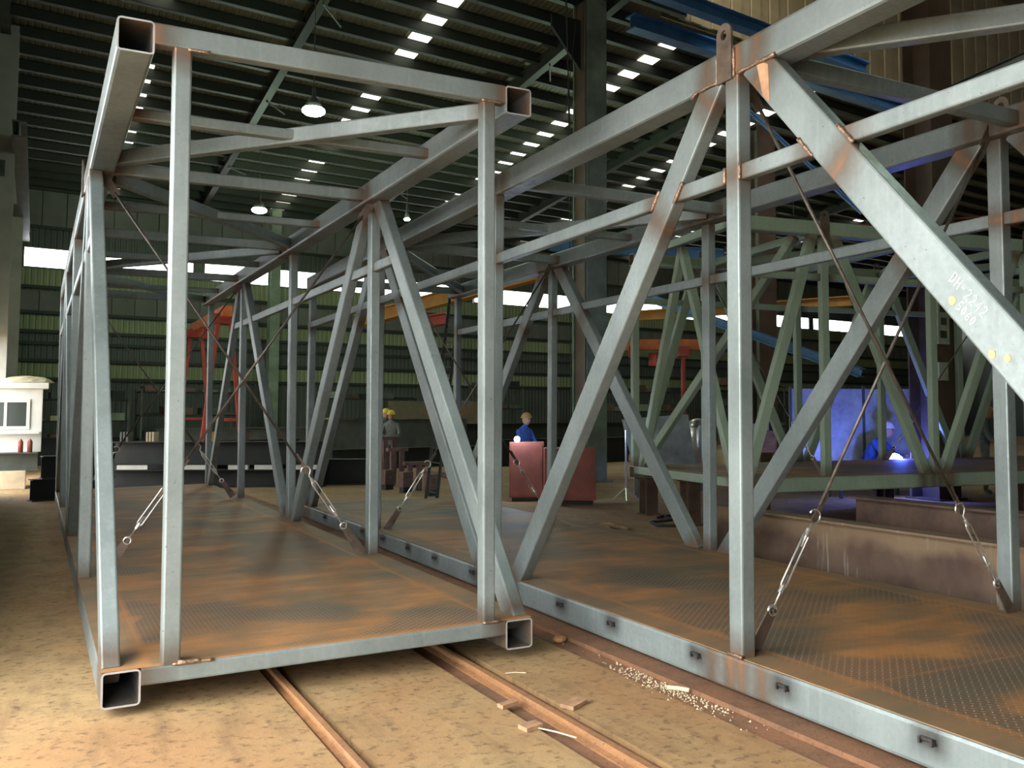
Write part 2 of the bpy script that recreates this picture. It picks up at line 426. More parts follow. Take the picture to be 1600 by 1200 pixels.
# rafters
for x in (-1.3, 5.3, 11.9, 18.5, 25.1, 31.7):
    s = (x-W0.x)/U.x
    bm = bmesh.new(); p0, p1 = rp(s, T0+.5, -.62), rp(s, 0, -.55)
    ibeam(bm, p0, p1, .40, .22); link('rafter', bm, M['purlin'], ce)
for x in (5.3, 11.9):          # knee braces that run with the roof plane
    for t in (-20, -13.4, -6.8):
        s = (x-W0.x)/U.x; bm = bmesh.new(); pipe(bm, [rp(s, t, -.6), rp(s+.9, t+1.6, -.25)], .025, 6); link('brace_rod', bm, M['greyst'], ce)

# far wall
wb = thing('wall_back', None, None); tag(wb, kind='structure')
def wslab(name, s0, s1, z0, z1, mat, off=0, t=.06, parent=wb):
    bm = bmesh.new(); P = [wp(s, z, o) for o in (off, off+t) for s, z in ((s0, z0), (s1, z0), (s1, z1), (s0, z1))]
    v = [bm.verts.new(p) for p in P]
    for f in ((0,1,2,3), (4,7,6,5), (0,4,5,1), (1,5,6,2), (2,6,7,3), (3,7,4,0)): bm.faces.new([v[i] for i in f])
    bmesh.ops.recalc_face_normals(bm, faces=bm.faces[:])
    return link(name, bm, mat, parent)
wslab('sheeting', S0, S1, FZ-.1, 3.0, M['wallsheet'])
wslab('translucent_band', S0, S1, 3.0, 3.55, M['walllight']); wslab('sheeting', S0, S1, 3.55, 4.75, M['wallsheet'])
wslab('translucent_band', S0, S1, 4.75, 5.35, M['walllight']); wslab('sheeting', S0, S1, 5.35, 6.45, M['wallsheet'])
wslab('translucent_band', S0, S1, 6.45, 7.16, M['walllight'])
wslab('sheeting', S0, S1, 7.98, 8.7, M['wallsheet'])
for z in (2.9, 3.6, 4.25, 4.70, 5.42, 6.38, 8.68, 10.15): wslab('girt', S0, S1, z, z+.12, M['purlin'], -.12, .1)
wslab('backing_sheet', S0, S1, 7.98, 10.6, M['wallsheet'], .07, .03)
pn = None
for k in range(86):
    s = S0+.83*k
    if pn is None: pn = wslab('wall_panel', 0, .80, 8.7, 10.15, M['panelw']); pn.location = U*s; 
    else: dup(pn, wb, U*s)
pn.location = U*S0
for k in range(86):
    s = S0+.83*k
    if k == 0: pn2 = wslab('lower_panel', 0, .80, 5.45, 6.3, M['panelw'], -.05, .04); pn2.location = U*s
    else: dup(pn2, wb, U*s)
# window band, one window per bay
wn = 0
bays = [-5.95, .5, 6.9, 13.5, 20, 26.5, 33, 39.5, 46, 52.5]
gm, nt, bs, nd, lk = newmat('window_pane'); M['pane'] = gm
tr = N(nt, 'ShaderNodeBsdfTransparent'); mx = N(nt, 'ShaderNodeMixShader'); mx.inputs[0].default_value = .12
lk.new(tr.outputs[0], mx.inputs[1]); lk.new(bs.outputs[0], mx.inputs[2]); lk.new(mx.outputs[0], nd['Material Output'].inputs['Surface'])
bs.inputs['Roughness'].default_value = .1; bs.inputs['Base Color'].default_value = (.8,.85,.85,1)
for s in bays:
    wn += 1; t = thing('window_%d' % wn, None, None); tag(t, kind='structure')
    s1 = s + 6.15
    for (a0, a1, z0, z1) in ((s, s1, 7.16, 7.21), (s, s1, 7.93, 7.98), (s, s+.05, 7.21, 7.93), (s1-.05, s1, 7.21, 7.93)):
        wslab('window_frame', a0, a1, z0, z1, M['greyst'], -.02, .09, t)
    for k in range(4): wslab('pane', s+.05+k*1.5125, s+.05+(k+1)*1.5125-.02, 7.21, 7.93, M['pane'], .02, .008, t)
    wslab('pier', s1, s1+.42, 7.16, 7.98, M['greyst'])
wslab('pier', S0, -5.95, 7.16, 7.98, M['wallsheet'])
# left wall, mostly unseen: openings and lintel shaped to steer the daylight
wl = thing('wall_left', None, None); tag(wl, kind='structure')
for a_, b_, z0, z1 in ((-8, .9, 4.8, 14.6), (.9, 36, 5.0, 14.2), (.9, 17.6, -.1, 3.5), (24.5, 36, -.1, 5.0), (16.2, 25, 3.4, 5.0), (.9, 16.2, 4.2, 5), (.9, 1.2, 3.1, 4.4), (4, 4.2, 3.1, 4.4), (8, 8.2, 3.1, 4.4), (12, 12.2, 3.1, 4.4), (15.9, 16.2, 3.1, 4.4)):
    bm = bmesh.new(); box(bm, -1.75, -1.62, a_, b_, z0, z1); link('sheeting', bm, M['wallsheet'], wl)
wf = thing('wall_front', None, None); tag(wf, kind='structure')  # unseen wall behind the camera, added to hold back daylight from the hall
for x0, x1, z0, z1 in ((-1.6, 60, -.1, 17),): bm = bmesh.new(); box(bm, x0, x1, -8.1, -8.0, z0, z1); link('sheeting', bm, M['wallsheet'], wf)
# right wall far away
wr = thing('wall_right', None, None); tag(wr, kind='structure')
bm = bmesh.new(); box(bm, 60, 60.1, -12, 46, -.1, 16); link('sheeting', bm, M['wallsheet'], wr)
# wall over the crane way on the right, ribbed panels
wc = thing('wall_upper', None, None); tag(wc, kind='structure')
p0 = at(1085, 30, 26); pc = None
q0 = Vector((13.3, 17.2, 12.3))
bm = bmesh.new(); 
def upanel(bm, a, b, z0, z1, t=.06):
    n = Vector((-U.y, U.x, 0))*t
    v = [bm.verts.new(p) for p in ((a.x, a.y, z0), (b.x, b.y, z0), (b.x, b.y, z1), (a.x, a.y, z1), (a.x+n.x, a.y+n.y, z0), (b.x+n.x, b.y+n.y, z0), (b.x+n.x, b.y+n.y, z1), (a.x+n.x, a.y+n.y, z1))]
    for f in ((0,1,2,3), (4,7,6,5), (0,4,5,1), (1,5,6,2), (2,6,7,3), (3,7,4,0)): bm.faces.new([v[i] for i in f])
upanel(bm, Vector((0,0,0)), U*.36, 12.15, 17)
up = link('ribbed_panel', bm, M['panelo'], wc); up.location = (13.7, 14.35, 0)
for k in range(1, 78): dup(up, wc, Vector((13.7, 14.35, 0)) + U*.39*k + Vector((-U.y, U.x, 0))*(.05*(k % 2)))
bm = bmesh.new(); n_ = Vector((-U.y, U.x, 0))*.2; upanel(bm, Vector((13.6, 14.38, 0))+n_, Vector((13.6, 14.38, 0))+n_+U*48, 12.15, 17); link('sheeting', bm, M['panelo'], wc)

# ------------------------------------------------------------------ columns
def hcol(name, x, y, z1, fx, fy, m1, m2, lab, rot=0, bands=None):
    t = thing(name, lab, 'column', (x, y, FZ), rot)
    bx('flange', -fx/2, fx/2, -fy/2, -fy/2+.03, 0, z1, m1, t); bx('flange', -fx/2, fx/2, fy/2-.03, fy/2, 0, z1, m1, t)
    bx('web', -.015, .015, -fy/2+.03, fy/2-.03, 0, z1, m2, t)
    bx('base_plate', -fx/2-.08, fx/2+.08, -fy/2-.08, fy/2+.08, 0, .03, m1, t)
    return t
def boxcol(x, y, z1, w1, w2, mats, lab, rot=0):
    t = thing('steel_column', lab, 'column', (x, y, FZ), rot)
    bx('flange', -w1/2, w1/2, -w2/2, -w2/2+.04, 0, z1, mats[0], t)
    bx('web', -w1/2+.05, -w1/2+.08, -w2/2+.04, w2/2-.04, 0, z1, mats[1], t)
    bx('flange', -w1/2, w1/2, w2/2-.04, w2/2, 0, z1, mats[0], t)
    bx('base_plate', -w1/2-.1, w1/2+.1, -w2/2-.1, w2/2+.1, 0, .04, mats[0], t)
    return t
t = boxcol(11.45, 14.7, 12.1, .55, .75, (M['col'], M['colbr']), 'tall two-tone steel column, green and brown, right of the picture centre')
bm = bmesh.new(); pipe(bm, [(-.31, -.32, .3), (-.31, -.32, 12)], .03, 8); link('conduit', bm, M['greyst'], t)
bm = bmesh.new(); prism(bm, [(-.28, 0, 11.6), (-1.1, 0, 11.6), (-1.1, 0, 11.3), (-.28, 0, 10.3)], (0,1,0), .08); link('bracket', bm, M['dark'], t)
t = hcol('steel_column', -1.22, 22, 11.4, .42, .5, M['colw'], M['greyst'], 'pale steel column at the left picture edge, nearer of two'); 
t = hcol('steel_column', -1.12, 31, 10.7, .42, .5, M['colw'], M['greyst'], 'pale steel column at the left picture edge, farther of two')
hcol('steel_column', 8.2, 36.2, 10.4, .4, .6, M['col'], M['col'], 'dark olive column against the back wall, behind the left truss section')
hcol('steel_column', 21.3, 33.0, 10.4, .45, .6, M['col'], M['col'], 'dark column behind the ladder, farther than the tall two-tone one')
hcol('steel_column', 18.9, 17.0, 10.6, .7, .6, M['colbr'], M['col'], 'brown column behind the blue welding flash')
t = hcol('steel_column', 14.8, 6.9, 10.6, .62, .7, M['colbr'], M['colbr'], 'brown column with pale sign boards, right of the green truss section')
bx('sign_board', -.30, .02, -.40, -.37, 3.0, 4.1, M['plaque'], t); bx('sign_board', -.30, -.04, -.40, -.37, 2.3, 2.65, M['plaque'], t)
for k in range(4): bx('sign_lettering', -.24+.02*(k % 2), -.06, -.405, -.40, 3.12+.25*k, 3.26+.25*k, M['ink'], t, 0)
# crane runway girders (blue) and overhead cranes
def girder(name, a, b, h, fw, mat, lab, cat='girder', grp=None):
    bm = bmesh.new(); ibeam(bm, a, b, h, fw, .03, .04); o = link(name, bm, mat); tag(o, lab, cat, grp); return o
girder('crane_girder', at(985, 46, 24.3), at(985, 46, 24.3)+U*13, .38, .4, M['blue'], 'blue overhead girder running right from the tall two-tone column')
girder('crane_girder', at(1010, -8, 21), at(1352, 118, 23.5), .30, .3, M['blue'], 'blue sloping roof girder above the lifting lug')
girder('crane_girder', at(860, 392, 31), at(1130, 408, 29), .35, .3, M['blue'], 'blue runway girder seen under the mid lateral braces')
girder('crane_girder', at(1010, 470, 33), at(1345, 590, 25.5), .25, .25, M['blue'], 'blue sloping conveyor beam behind the middle post', 'beam')
girder('crane_girder', at(1140, 150, 26), at(1345, 335, 25), .10, .12, M['blue'], 'thin blue brace crossing behind the big diagonal', 'beam')
girder('crane_beam', at(560, 512, 33), at(890, 425, 30), .45, .4, M['ochre'], 'ochre overhead crane beam behind the ladder top', 'crane beam')
girder('crane_beam', at(985, 502, 34), at(1330, 478, 34), .35, .4, M['ochre'], 'ochre overhead crane beam behind the middle post', 'crane beam')
girder('crane_beam', at(1290, 372, 20), at(1590, 352, 20), .22, .3, M['redox'], 'dull red beam glimpsed right of the big diagonal', 'crane beam')
girder('runway_beam', (-.9, 20, 8.1), (-.9, 36, 8.1), .4, .3, M['greyst'], 'grey runway beam along the left columns', 'beam')
girder('runway_beam', (-6, 21.4, 7.5), (-1.2, 21.6, 7.5), .35, .25, M['greyst'], 'grey tie beam reaching the left columns from the left', 'beam')
girder('runway_beam', (11.9, 15, 8.4), (11.9, 38, 8.4), .5, .3, M['greyst'], 'grey runway beam behind the tall two-tone column', 'beam')

# ------------------------------------------------------------------ truss sections
def chain_d(L, nodes): return nodes
class Bridge:
    def __init__(s, name, label, loc, rot, W, H, y0, y1, mat, T=.2):
        s.r = thing(name, label, 'truss section', loc); s.r.rotation_mode = 'YXZ'; s.r.rotation_euler = rot
        s.W, s.H, s.y0, s.y1, s.T, s.m = W, H, y0, y1, T, mat
    def chord(s, right, top, nodes, soot=()):
        if top: nodes = [n for n in nodes if n != s.y0]
        x = s.W-s.T/2 if right else s.T/2; z = s.H-s.T/2 if top else s.T/2
        part_bar('chord', (x, s.y0, z), (x, s.y1, z), s.T, s.T, s.m, s.r, welds=[n+e-s.y0 for n in nodes for e in (-.24, -.05, .05, .24) if s.y0 <= n+e <= s.y1] or [0], hollow=.011, r=.022, soot=soot)
    def post(s, right, y, w_=.10, d_=.13, z0=None, z1=None, xoff=0, ww=None):
        x = (s.W-w_/2 if right else w_/2)+xoff
        z0 = s.T if z0 is None else z0; z1 = s.H-s.T if z1 is None else z1
        wd = [0, z1-z0] + (ww or [])
        part_bar('post', (x, y, z0), (x, y, z1), w_, d_, s.m, s.r, up=(0,1,0), welds=wd)
    def diag(s, right, ya, yb, w_=.10, d_=.18, ww=None):
        """from bottom at ya to top at yb"""
        x = s.W-w_/2-.003 if right else w_/2+.003
        L = math.hypot(yb-ya, s.H-2*s.T); e = .06*L/(s.H-2*s.T)
        dy = (yb-ya)/(s.H-2*s.T)*.05
        part_bar('diagonal', (x, ya-dy, s.T-.05), (x, yb+dy, s.H-s.T+.05), w_, d_, s.m, s.r, welds=[.07, L-.02] + [q for q in (ww or [])])
    def rail(s, right, ya, yb, z, xoff, nodes=(), ww=()):
        x = (s.W-.045 if right else .045)+xoff
        part_bar('handrail', (x, ya, z), (x, yb, z), .07, .10, s.m, s.r, welds=[0, yb-ya]+[n+e-ya for n in nodes for e in (-.06, .06) if ya < n < yb]+[q-ya for q in ww])
    def strut(s, y, h=.10, w_=.10, z=None):
        z = s.H-s.T/2-.02 if z is None else z
        part_bar('lateral_strut', (s.T, y, z), (s.W-s.T, y, z), w_, h, s.m, s.r)
    def lat(s, xa, ya, xb, yb, z=None):
        z = s.H-s.T/2-.02 if z is None else z
        part_bar('lateral_brace', (xa, ya, z), (xb, yb, z), .10, .12, s.m, s.r)
    def deck(s, y0, y1, step, z=.206):
        y = y0
        while y < y1-.05:
            e = min(y+step, y1)
            bm = bmesh.new(); bm.verts.layers.float.new('d'); bm.verts.layers.float.new('s'); lay = bm.verts.layers.float['d']; le = bm.verts.layers.float['s']
            X0, X1 = .004, s.W-.004; i = .25
            if e-y < .6: i = (e-y)/2.5
            gx = [X0, X0+.16, X0+.24, X0+.34, X1-.34, X1-.24, X1-.16, X1]; gy = [y+.002, y+i, e-i, e-.002]
            V = [[bm.verts.new((x, yy, z)) for x in gx] for yy in gy]

            for a in range(4):
                for b in range(8):
                    V[a][b][lay] = min((.10, .16, .02, .3)[min(b, 7-b)], .3 if a in (1, 2) else (.0 if (a == 0 and y == y0) else .07))
                    V[a][b][le] = 1 if min(b, 7-b) < 2 else 0
            for a in range(3):
                for b in range(7): bm.faces.new((V[a][b], V[a][b+1], V[a+1][b+1], V[a+1][b]))
            g = bmesh.ops.extrude_face_region(bm, geom=bm.faces[:]); vs = [q for q in g['geom'] if isinstance(q, bmesh.types.BMVert)]
            bmesh.ops.translate(bm, verts=vs, vec=(0, 0, -.006)); bmesh.ops.recalc_face_normals(bm, faces=bm.faces[:])
            link('deck_plate', bm, M['deck'], s.r); y = e
    def floor_beams(s, ys):
        for y in ys: part_bar('floor_beam', (s.T, y, .13), (s.W-s.T, y, .13), .08, .10, s.m, s.r)
    def tie(s, y, a, b, dangling=False, body=.40):
        """tie rod with turnbuckle in the plane y; a top (x,z), b bottom (x,z)"""
        A, B = Vector((a[0], y, a[1])), Vector((b[0], y, b[1])); D = (B-A).normalized(); L = (B-A).length
        Nn = Vector((0, 1, 0)); S_ = D.cross(Nn)
        def P(t, o=0, n=0): return A + D*t + S_*o + Nn*n
        def plate(t0, t1, w0, w1, th=.012, nm='gusset_plate', mat=None):
            bm = bmesh.new(); prism(bm, [P(t0, -w0/2), P(t0, w0/2), P(t1, w1/2), P(t1, -w1/2)], Nn, th)
            return link(nm, bm, mat or M['plate'], s.r)
        plate(-.10, .20, .09, .07); plate(L-.26, L+.04, .065, .095, .016)
        t1 = L-1.02
        bm = bmesh.new(); pipe(bm, [P(.16), P(t1)], .0115, 8); link('tie_rod', bm, M['rod'], s.r, True)
        bm = bmesh.new(); prism(bm, [P(t1-.10, .008), P(t1-.10, .03), P(t1+.11, .025), P(t1+.13, .0), P(t1+.11, -.018)], Nn, .010); link('eye_plate', bm, M['plate'], s.r)
        t2 = t1+.20; t3 = t2+body
        q = bpy.data.objects.new('turnbuckle', None); C.objects.link(q); q.parent = s.r
        bm = bmesh.new()
        for o in (-.022, .022): pipe(bm, [P(t2, o*.4), P(t2+.03, o), P(t3-.03, o), P(t3, o*.4)], .0065, 8)
        link('body', bm, M['galv'], q, True)
        for tt in (t2, t3):
            bm = bmesh.new(); pipe(bm, [P(tt-.025), P(tt+.025)], .016, 8); link('nut', bm, M['galv'], q)
        bm = bmesh.new(); pts = [P(t2+.10), P(t2-.06)] + [P(t2-.115+.045*math.cos(k*math.pi/6), .045*math.sin(k*math.pi/6)) for k in range(1, 10)]
        pipe(bm, pts, .0075, 8); link('hook', bm, M['galv'], q, True)
        bm = bmesh.new(); pipe(bm, [P(t3-.10), P(t3+.12)], .0075, 8)
        pipe(bm, [P(t3+.145+.03*math.cos(k*math.pi/5), .03*math.sin(k*math.pi/5)) for k in range(10)], .010, 8, True); link('eye_bolt', bm, M['galv'], q, True)
        bm = bmesh.new(); pipe(bm, [P(t3+.145, 0, -.03), P(t3+.145, 0, .03)], .013, 8); link('bolt', bm, M['rod'], q)
    def lug(s, right, y, z0=3.66):
        x = s.W+.008 if right else -.008
        bm = bmesh.new(); pts = [(x, y-.075, z0), (x, y+.075, z0)]
        zc = s.H+.08; 
        outer = [(x, y+.075*math.cos(k*math.pi/8), zc+.075*math.sin(k*math.pi/8)) for k in range(9)]
        hole = [(x, y+.032*math.cos(k*math.pi/8), zc+.032*math.sin(k*math.pi/8)) for k in range(16)]
        # lower strip then a ring with an eye
        prism(bm, [(x, y-.075, z0), (x, y-.075, zc-.05), (x, y+.075, zc-.05), (x, y+.075, z0)], (1,0,0), .016)
        ro = []
        n = 16
        for k in range(n):
            a = 2*math.pi*k/n; c_, s_ = math.cos(a), math.sin(a)
            if s_ >= 0: ox, oz = .075*c_, .075*s_
            else: ox, oz = .075*(1 if c_ > .01 else -1 if c_ < -.01 else 0), -.05
            if -.3 > s_ and abs(c_) < .9: ox = .075*c_/max(abs(s_), .5)*.9
            ro.append((ox, oz))
        V = {}
        for sd in (-.008, .008):
            V[sd] = ([bm.verts.new((x+sd, y+a, zc+b)) for a, b in ro], [bm.verts.new((x+sd, y+.032*math.cos(2*math.pi*k/n), zc+.032*math.sin(2*math.pi*k/n))) for k in range(n)])
        for k in range(n):
            j = (k+1) % n
            for sd in (-.008, .008): bm.faces.new((V[sd][0][k], V[sd][0][j], V[sd][1][j], V[sd][1][k]))
            bm.faces.new((V[-.008][0][k], V[-.008][0][j], V[.008][0][j], V[.008][0][k])); bm.faces.new((V[-.008][1][k], V[-.008][1][j], V[.008][1][j], V[.008][1][k]))
        bmesh.ops.recalc_face_normals(bm, faces=bm.faces[:])
        link('lifting_lug', bm, M['plate'], s.r)
    def bead(s, pts, r=.012, nm='weld_bead'):
        bm = bmesh.new(); P = []
        for a, b in zip(pts, pts[1:]):
            a, b = Vector(a), Vector(b); n = max(2, int((b-a).length/.022))
            P += [a+(b-a)*k/n for k in range(n)]
        P.append(Vector(pts[-1])); pipe(bm, P, [r*(.75+.5*rnd.random()) for _ in P], 6); link(nm, bm, M['bead'], s.r, True)

# --- left section, front end in view
W1, H1 = 2.6431, 3.9202
b1 = Bridge('truss_section', 'grey steel box-truss footbridge section at left, open front end facing the camera', (0,0,0), (.0022, -.0078, 0), W1, H1, 0, 14.4, M['steel'])
n1 = [0, 3.55, 7.15, 10.75, 14.25]
for rgt in (0, 1):
    b1.chord(rgt, 0, n1); b1.chord(rgt, 1, n1)
    for k, y in enumerate(n1[1:]): b1.post(rgt, y)
    for k in range(4):
        a, b = (n1[k], n1[k+1]) if k % 2 == 0 else (n1[k+1], n1[k])
        sg = 1 if b > a else -1
        b1.diag(rgt, a+(.19 if k == 0 else .25)*sg, b-.24*sg)
    b1.rail(rgt, 2.85, 11.6 if rgt else 14.3, 3.09, 0, n1)
# front frame: cross beams and its two posts
part_bar('cross_beam', (.2, .05, .15), (W1-.2, .05, .15), .10, .10, M['steel'], b1.r)
part_bar('cross_beam', (.2, .05, H1-.065), (W1-.2, .05, H1-.065), .10, .13, M['steel'], b1.r)
b1.post(0, .06, .10, .11, .2, H1-.13, xoff=.305); b1.post(1, .06, .09, .11, .2, H1-.13, xoff=-.275)
part_bar('cross_beam', (.2, 14.35, .15), (W1-.2, 14.35, .15), .10, .10, M['steel'], b1.r); part_bar('cross_beam', (.2, 14.35, H1-.065), (W1-.2, 14.35, H1-.065), .10, .13, M['steel'], b1.r)
b1.deck(.012, 14.38, 1.5)
b1.floor_beams([1.75, 3.5, 5.3, 7.21, 8.9, 10.7, 12.5])
for y in (1.60, 3.45, 5.2, 6.95, 8.75, 10.5, 12.4): b1.strut(y, .08 if y in (1.60, 5.2, 8.75, 12.4) else .11)
b1.lat(.2, 3.05, W1-.2, .25); b1.lat(.2, 3.75, W1-.2, 6.7); b1.lat(.2, 10.2, W1-.2, 7.2); b1.lat(.2, 10.8, W1-.2, 14.0)
for y in (3.42, 10.6):
    b1.tie(y, (.12, 3.72), (W1-.22, .28)); b1.tie(y, (W1-.12, 3.72), (.22, .28))
b1.lug(0, 4.4, 3.72); b1.lug(1, 3.55, 3.72)
for x in (.42, .52): b1.bead([(x-.06, -.003, .2), (x+.06, -.003, .2)], .010)
b1.bead([(.39, -.003, .205), (.51, -.003, .205)], .014); b1.bead([(W1-.37, -.003, .205), (W1-.24, -.003, .205)], .013)
b1.bead([(.38, -.002, H1-.132), (.50, -.002, H1-.132)], .012); b1.bead([(W1-.38, -.002, H1-.132), (W1-.24, -.002, H1-.132)], .012)

# --- right section, runs past the camera
W2, H2 = 2.6474, 3.9168
b2 = Bridge('truss_section', 'grey steel box-truss footbridge section at right with a rust-streaked deck, running past the camera', (0,0,0), (-.0022, .0042, -.0142), W2, H2, -6.7, 10.1, M['steel'])
off = Vector((3.2691, 0, -.0038)); b2.r.location = b2.r.rotation_euler.to_matrix() @ off
CLIPS = (-4.8, -3.85, -2.89, -1.87, -1.04, .02, .83, 1.75, 2.69, 3.75, 4.63, 5.6, 6.5, 7.5, 8.5)
n2 = [-5.24, -1.44, 2.3, 6.1, 9.85]
for rgt in (0, 1):
    b2.chord(rgt, 0, n2, () if rgt else [y+6.7 for y in CLIPS]); b2.chord(rgt, 1, n2)
    for k, y in enumerate(n2):
        L2 = H2-.4
        b2.post(rgt, y + (.10 if rgt else 0), .10, .13, ww=[2.90])
    for a, b in ((-4.98, -1.68), (1.74 if not rgt else 2.0, -1.22), (2.56, 5.86), (9.6, 6.34)):
        sg = 1 if b > a else -1
        ln = math.hypot(b-a, H2-.4)
        b2.diag(rgt, a+(.10 if rgt else 0), b+(.10 if rgt else 0), .10, .22 if a == -4.98 else .20, ww=[ln*.80])
    b2.rail(rgt, -6.7, 10.0, 3.11, 0, n2, (-.55, -.82, -2.12, -2.42) if not rgt else ())
b2.deck(-6.6, 10.05, 1.45)
b2.floor_beams([-4.9, -3.2, -1.45, .3, 2.25, 4.1, 6.1, 7.9, 9.8])
for y in (-5.1, -1.60, 1.98, 5.75, 9.6): b2.strut(y, .11)
for y in (3.82, 7.7): b2.strut(y, .08)
b2.lat(.2, -1.85, W2-.2, -4.75); b2.lat(.2, 5.5, W2-.2, 2.2); b2.lat(.2, 6.0, W2-.2, 9.4)
b2.tie(-1.38, (W2-.16, 3.80), (.18, .20)); b2.tie(-1.41, (.14, 3.72), (W2-.12, .20))
b2.tie(6.0, (W2-.16, 3.80), (.18, .22)); b2.tie(6.02, (.14, 3.72), (W2-.16, .22))
b2.lug(0, -1.385, 3.70); b2.lug(0, 6.1, 3.70); b2.lug(1, -1.34, 3.7)
# burnt lifting clips on the outside of the bottom chord
cl = None
for y in CLIPS:
    if cl is None:
        bm = bmesh.new(); box(bm, -.014, 0, -.045, .045, -.008, .008); box(bm, -.028, -.014, -.045, -.033, -.022, .012); box(bm, -.022, 0, .033, .045, -.024, .006); box(bm, -.010, 0, -.05, .05, -.02, -.012)
        cl = link('welded_clip', bm, M['clip'], b2.r); cl.location = (-.001, y, .14)
    else: dup(cl, b2.r, (-.001, y, .14))
# weld beads at the near node
zt = H2-.2
b2.bead([(-.006, -1.30, zt+.004), (-.006, -1.08, zt+.004), (-.006, -1.02, zt-.02)], .012)
b2.bead([(-.006, -1.475, zt-.01), (-.006, -1.475, H2-.03)], .010); b2.bead([(-.006, -1.30, zt-.01), (-.006, -1.30, H2-.03)], .009)
b2.bead([(-.004, -1.52, zt+.004), (-.004, -1.86, zt+.004)], .013)
b2.bead([(.0, -1.515, 3.06), (.0, -1.515, 3.16)], .011); b2.bead([(.0, -1.365, 3.06), (.0, -1.365, 3.16)], .011)
for y, dy in ((-.52, -.10), (-.80, -.10), (-2.16, .11), (-2.47, .11)): b2.bead([(.002, y, 3.05), (.002, y+dy, 3.17)], .013)
b2.bead([(-.004, -1.51, .213), (-.004, -1.37, .213), (.10, -1.37, .213)], .012)
# chalk marks and paint spots on the big diagonal (bottom -5.05 to top -1.45)
A = Vector((0, -4.98, .20)); B = Vector((0, -1.68, H2-.2)); DD = (B-A).normalized(); NN = Vector((0, -DD.z, DD.y))
def onface(t, o): 
    p = B - DD*t + NN*o; return Vector((.0012, p.y, p.z))
GL = {'D': [[(0,0),(0,1),(.5,.9),(.6,.5),(.4,.1),(0,0)]], 'H': [[(0,0),(0,1)],[(.6,0),(.6,1)],[(0,.5),(.6,.5)]], '-': [[(0,.5),(.5,.5)]],
      '2': [[(0,.8),(.3,1),(.6,.8),(.5,.5),(0,0),(.7,0)]], '4': [[(.5,0),(.5,1),(0,.35),(.7,.35)]], '5': [[(.6,1),(.1,1),(0,.55),(.5,.55),(.6,.2),(0,0)]],
      '6': [[(.5,1),(.1,.6),(0,.2),(.3,0),(.6,.2),(.5,.45),(.1,.4)]], '0': [[(.3,0),(0,.4),(.2,1),(.5,.9),(.6,.4),(.3,0)]]}
def scrawl(txt, t, o, h, right=False):
    bm = bmesh.new(); x = t
    for ch in txt:
        for st in GL[ch]:
            pipe(bm, [onface(x+px*h*.7, o-.5*h+py*h) for px, py in st], .0028, 4)
        x += h*.75
    link('chalk_mark', bm, M['chalk'], b2.r)
scrawl('DH-2242', 2.02, .035, .052); scrawl('5060', 2.14, -.035, .045)
for t, o, r in ((2.10, -.045, .020), (2.43, -.070, .019), (2.50, -.028, .017)):
    bm = bmesh.new(); prism(bm, [onface(t+r*math.cos(k*math.pi/5)*(1+.2*rnd.random()), o+r*math.sin(k*math.pi/5)) for k in range(10)], (1,0,0), .002); link('paint_spot', bm, M['orangepaint'], b2.r)
bm = bmesh.new(); prism(bm, [onface(-.02, .02), onface(.10, .06), onface(.28, -.09), onface(.20, -.10)], (1,0,0), .003); link('paint_mark', bm, M['chip'], b2.r)

# --- green section beyond, lying across
b3 = Bridge('truss_section', 'green steel box-truss section lying crosswise on stands beyond the right one', (7.59, 3.81, .52), (0,0,0), 3.6, 3.73, 0, 11.5, M['green'])
b3.r.rotation_euler = (0, 0, math.radians(-8.4-90)); b3.r.rotation_mode = 'XYZ'
# local y runs to the right in the picture, local x points towards the camera; shift so the near truss is on the right side
off3 = Matrix.Rotation(math.radians(-98.4), 3, 'Z') @ Vector((-3.6, 0, 0)); b3.r.location = Vector((7.60, 3.95, .56)) + off3
n3 = [0.0, 1.4, 3.27, 5.1, 6.95, 8.8, 10.65]
for rgt in (0, 1):
    b3.chord(rgt, 0, n3[::2]); b3.chord(rgt, 1, n3[::2])
    for y in n3[1:]: b3.post(rgt, y, .11, .12)
    b3.post(rgt, .08, .11, .12)
    for a, b in ((0, 1.4), (3.27, 1.4), (3.27, 5.1), (6.95, 5.1), (6.95, 8.8), (10.65, 8.8)):
        sg = 1 if b > a else -1; b3.diag(rgt, a+.16*sg, b-.18*sg, .11, .15)
    b3.rail(rgt, .1, 11.3, 2.95, -.02, n3)
    for y in (1.4, 5.1): b3.lug(rgt, y, 3.5)
part_bar('cross_beam', (.2, .06, .14), (3.4, .06, .14), .12, .12, M['green'], b3.r); part_bar('cross_beam', (.2, .06, 3.65), (3.4, .06, 3.65), .12, .12, M['green'], b3.r)
bm = bmesh.new(); bar(bm, (.3, .1, .2), (3.3, 1.4-.3, 3.55), .12, .12); link('diagonal', bm, M['green'], b3.r)
bm = bmesh.new(); bar(bm, (3.3, .1, .2), (1.8, .1, 3.55), .12, .12); link('diagonal', bm, M['green'], b3.r)
bm = bmesh.new(); bar(bm, (.3, .1, .2), (1.8, .1, 3.55), .12, .12); link('diagonal', bm, M['green'], b3.r)
for y in (1.4, 3.27, 5.1, 6.95, 8.8, 10.65): b3.strut(y, .12)
b3.lat(.2, 1.5, 3.4, 3.2); b3.lat(.2, 5.0, 3.4, 3.4); b3.lat(.2, 5.2, 3.4, 6.9)
b3.deck(.15, 11.4, 1.6)
b3.tie(1.4, (.12, 3.5), (3.42, .25)); b3.tie(5.1, (3.45, 3.5), (.2, .25))
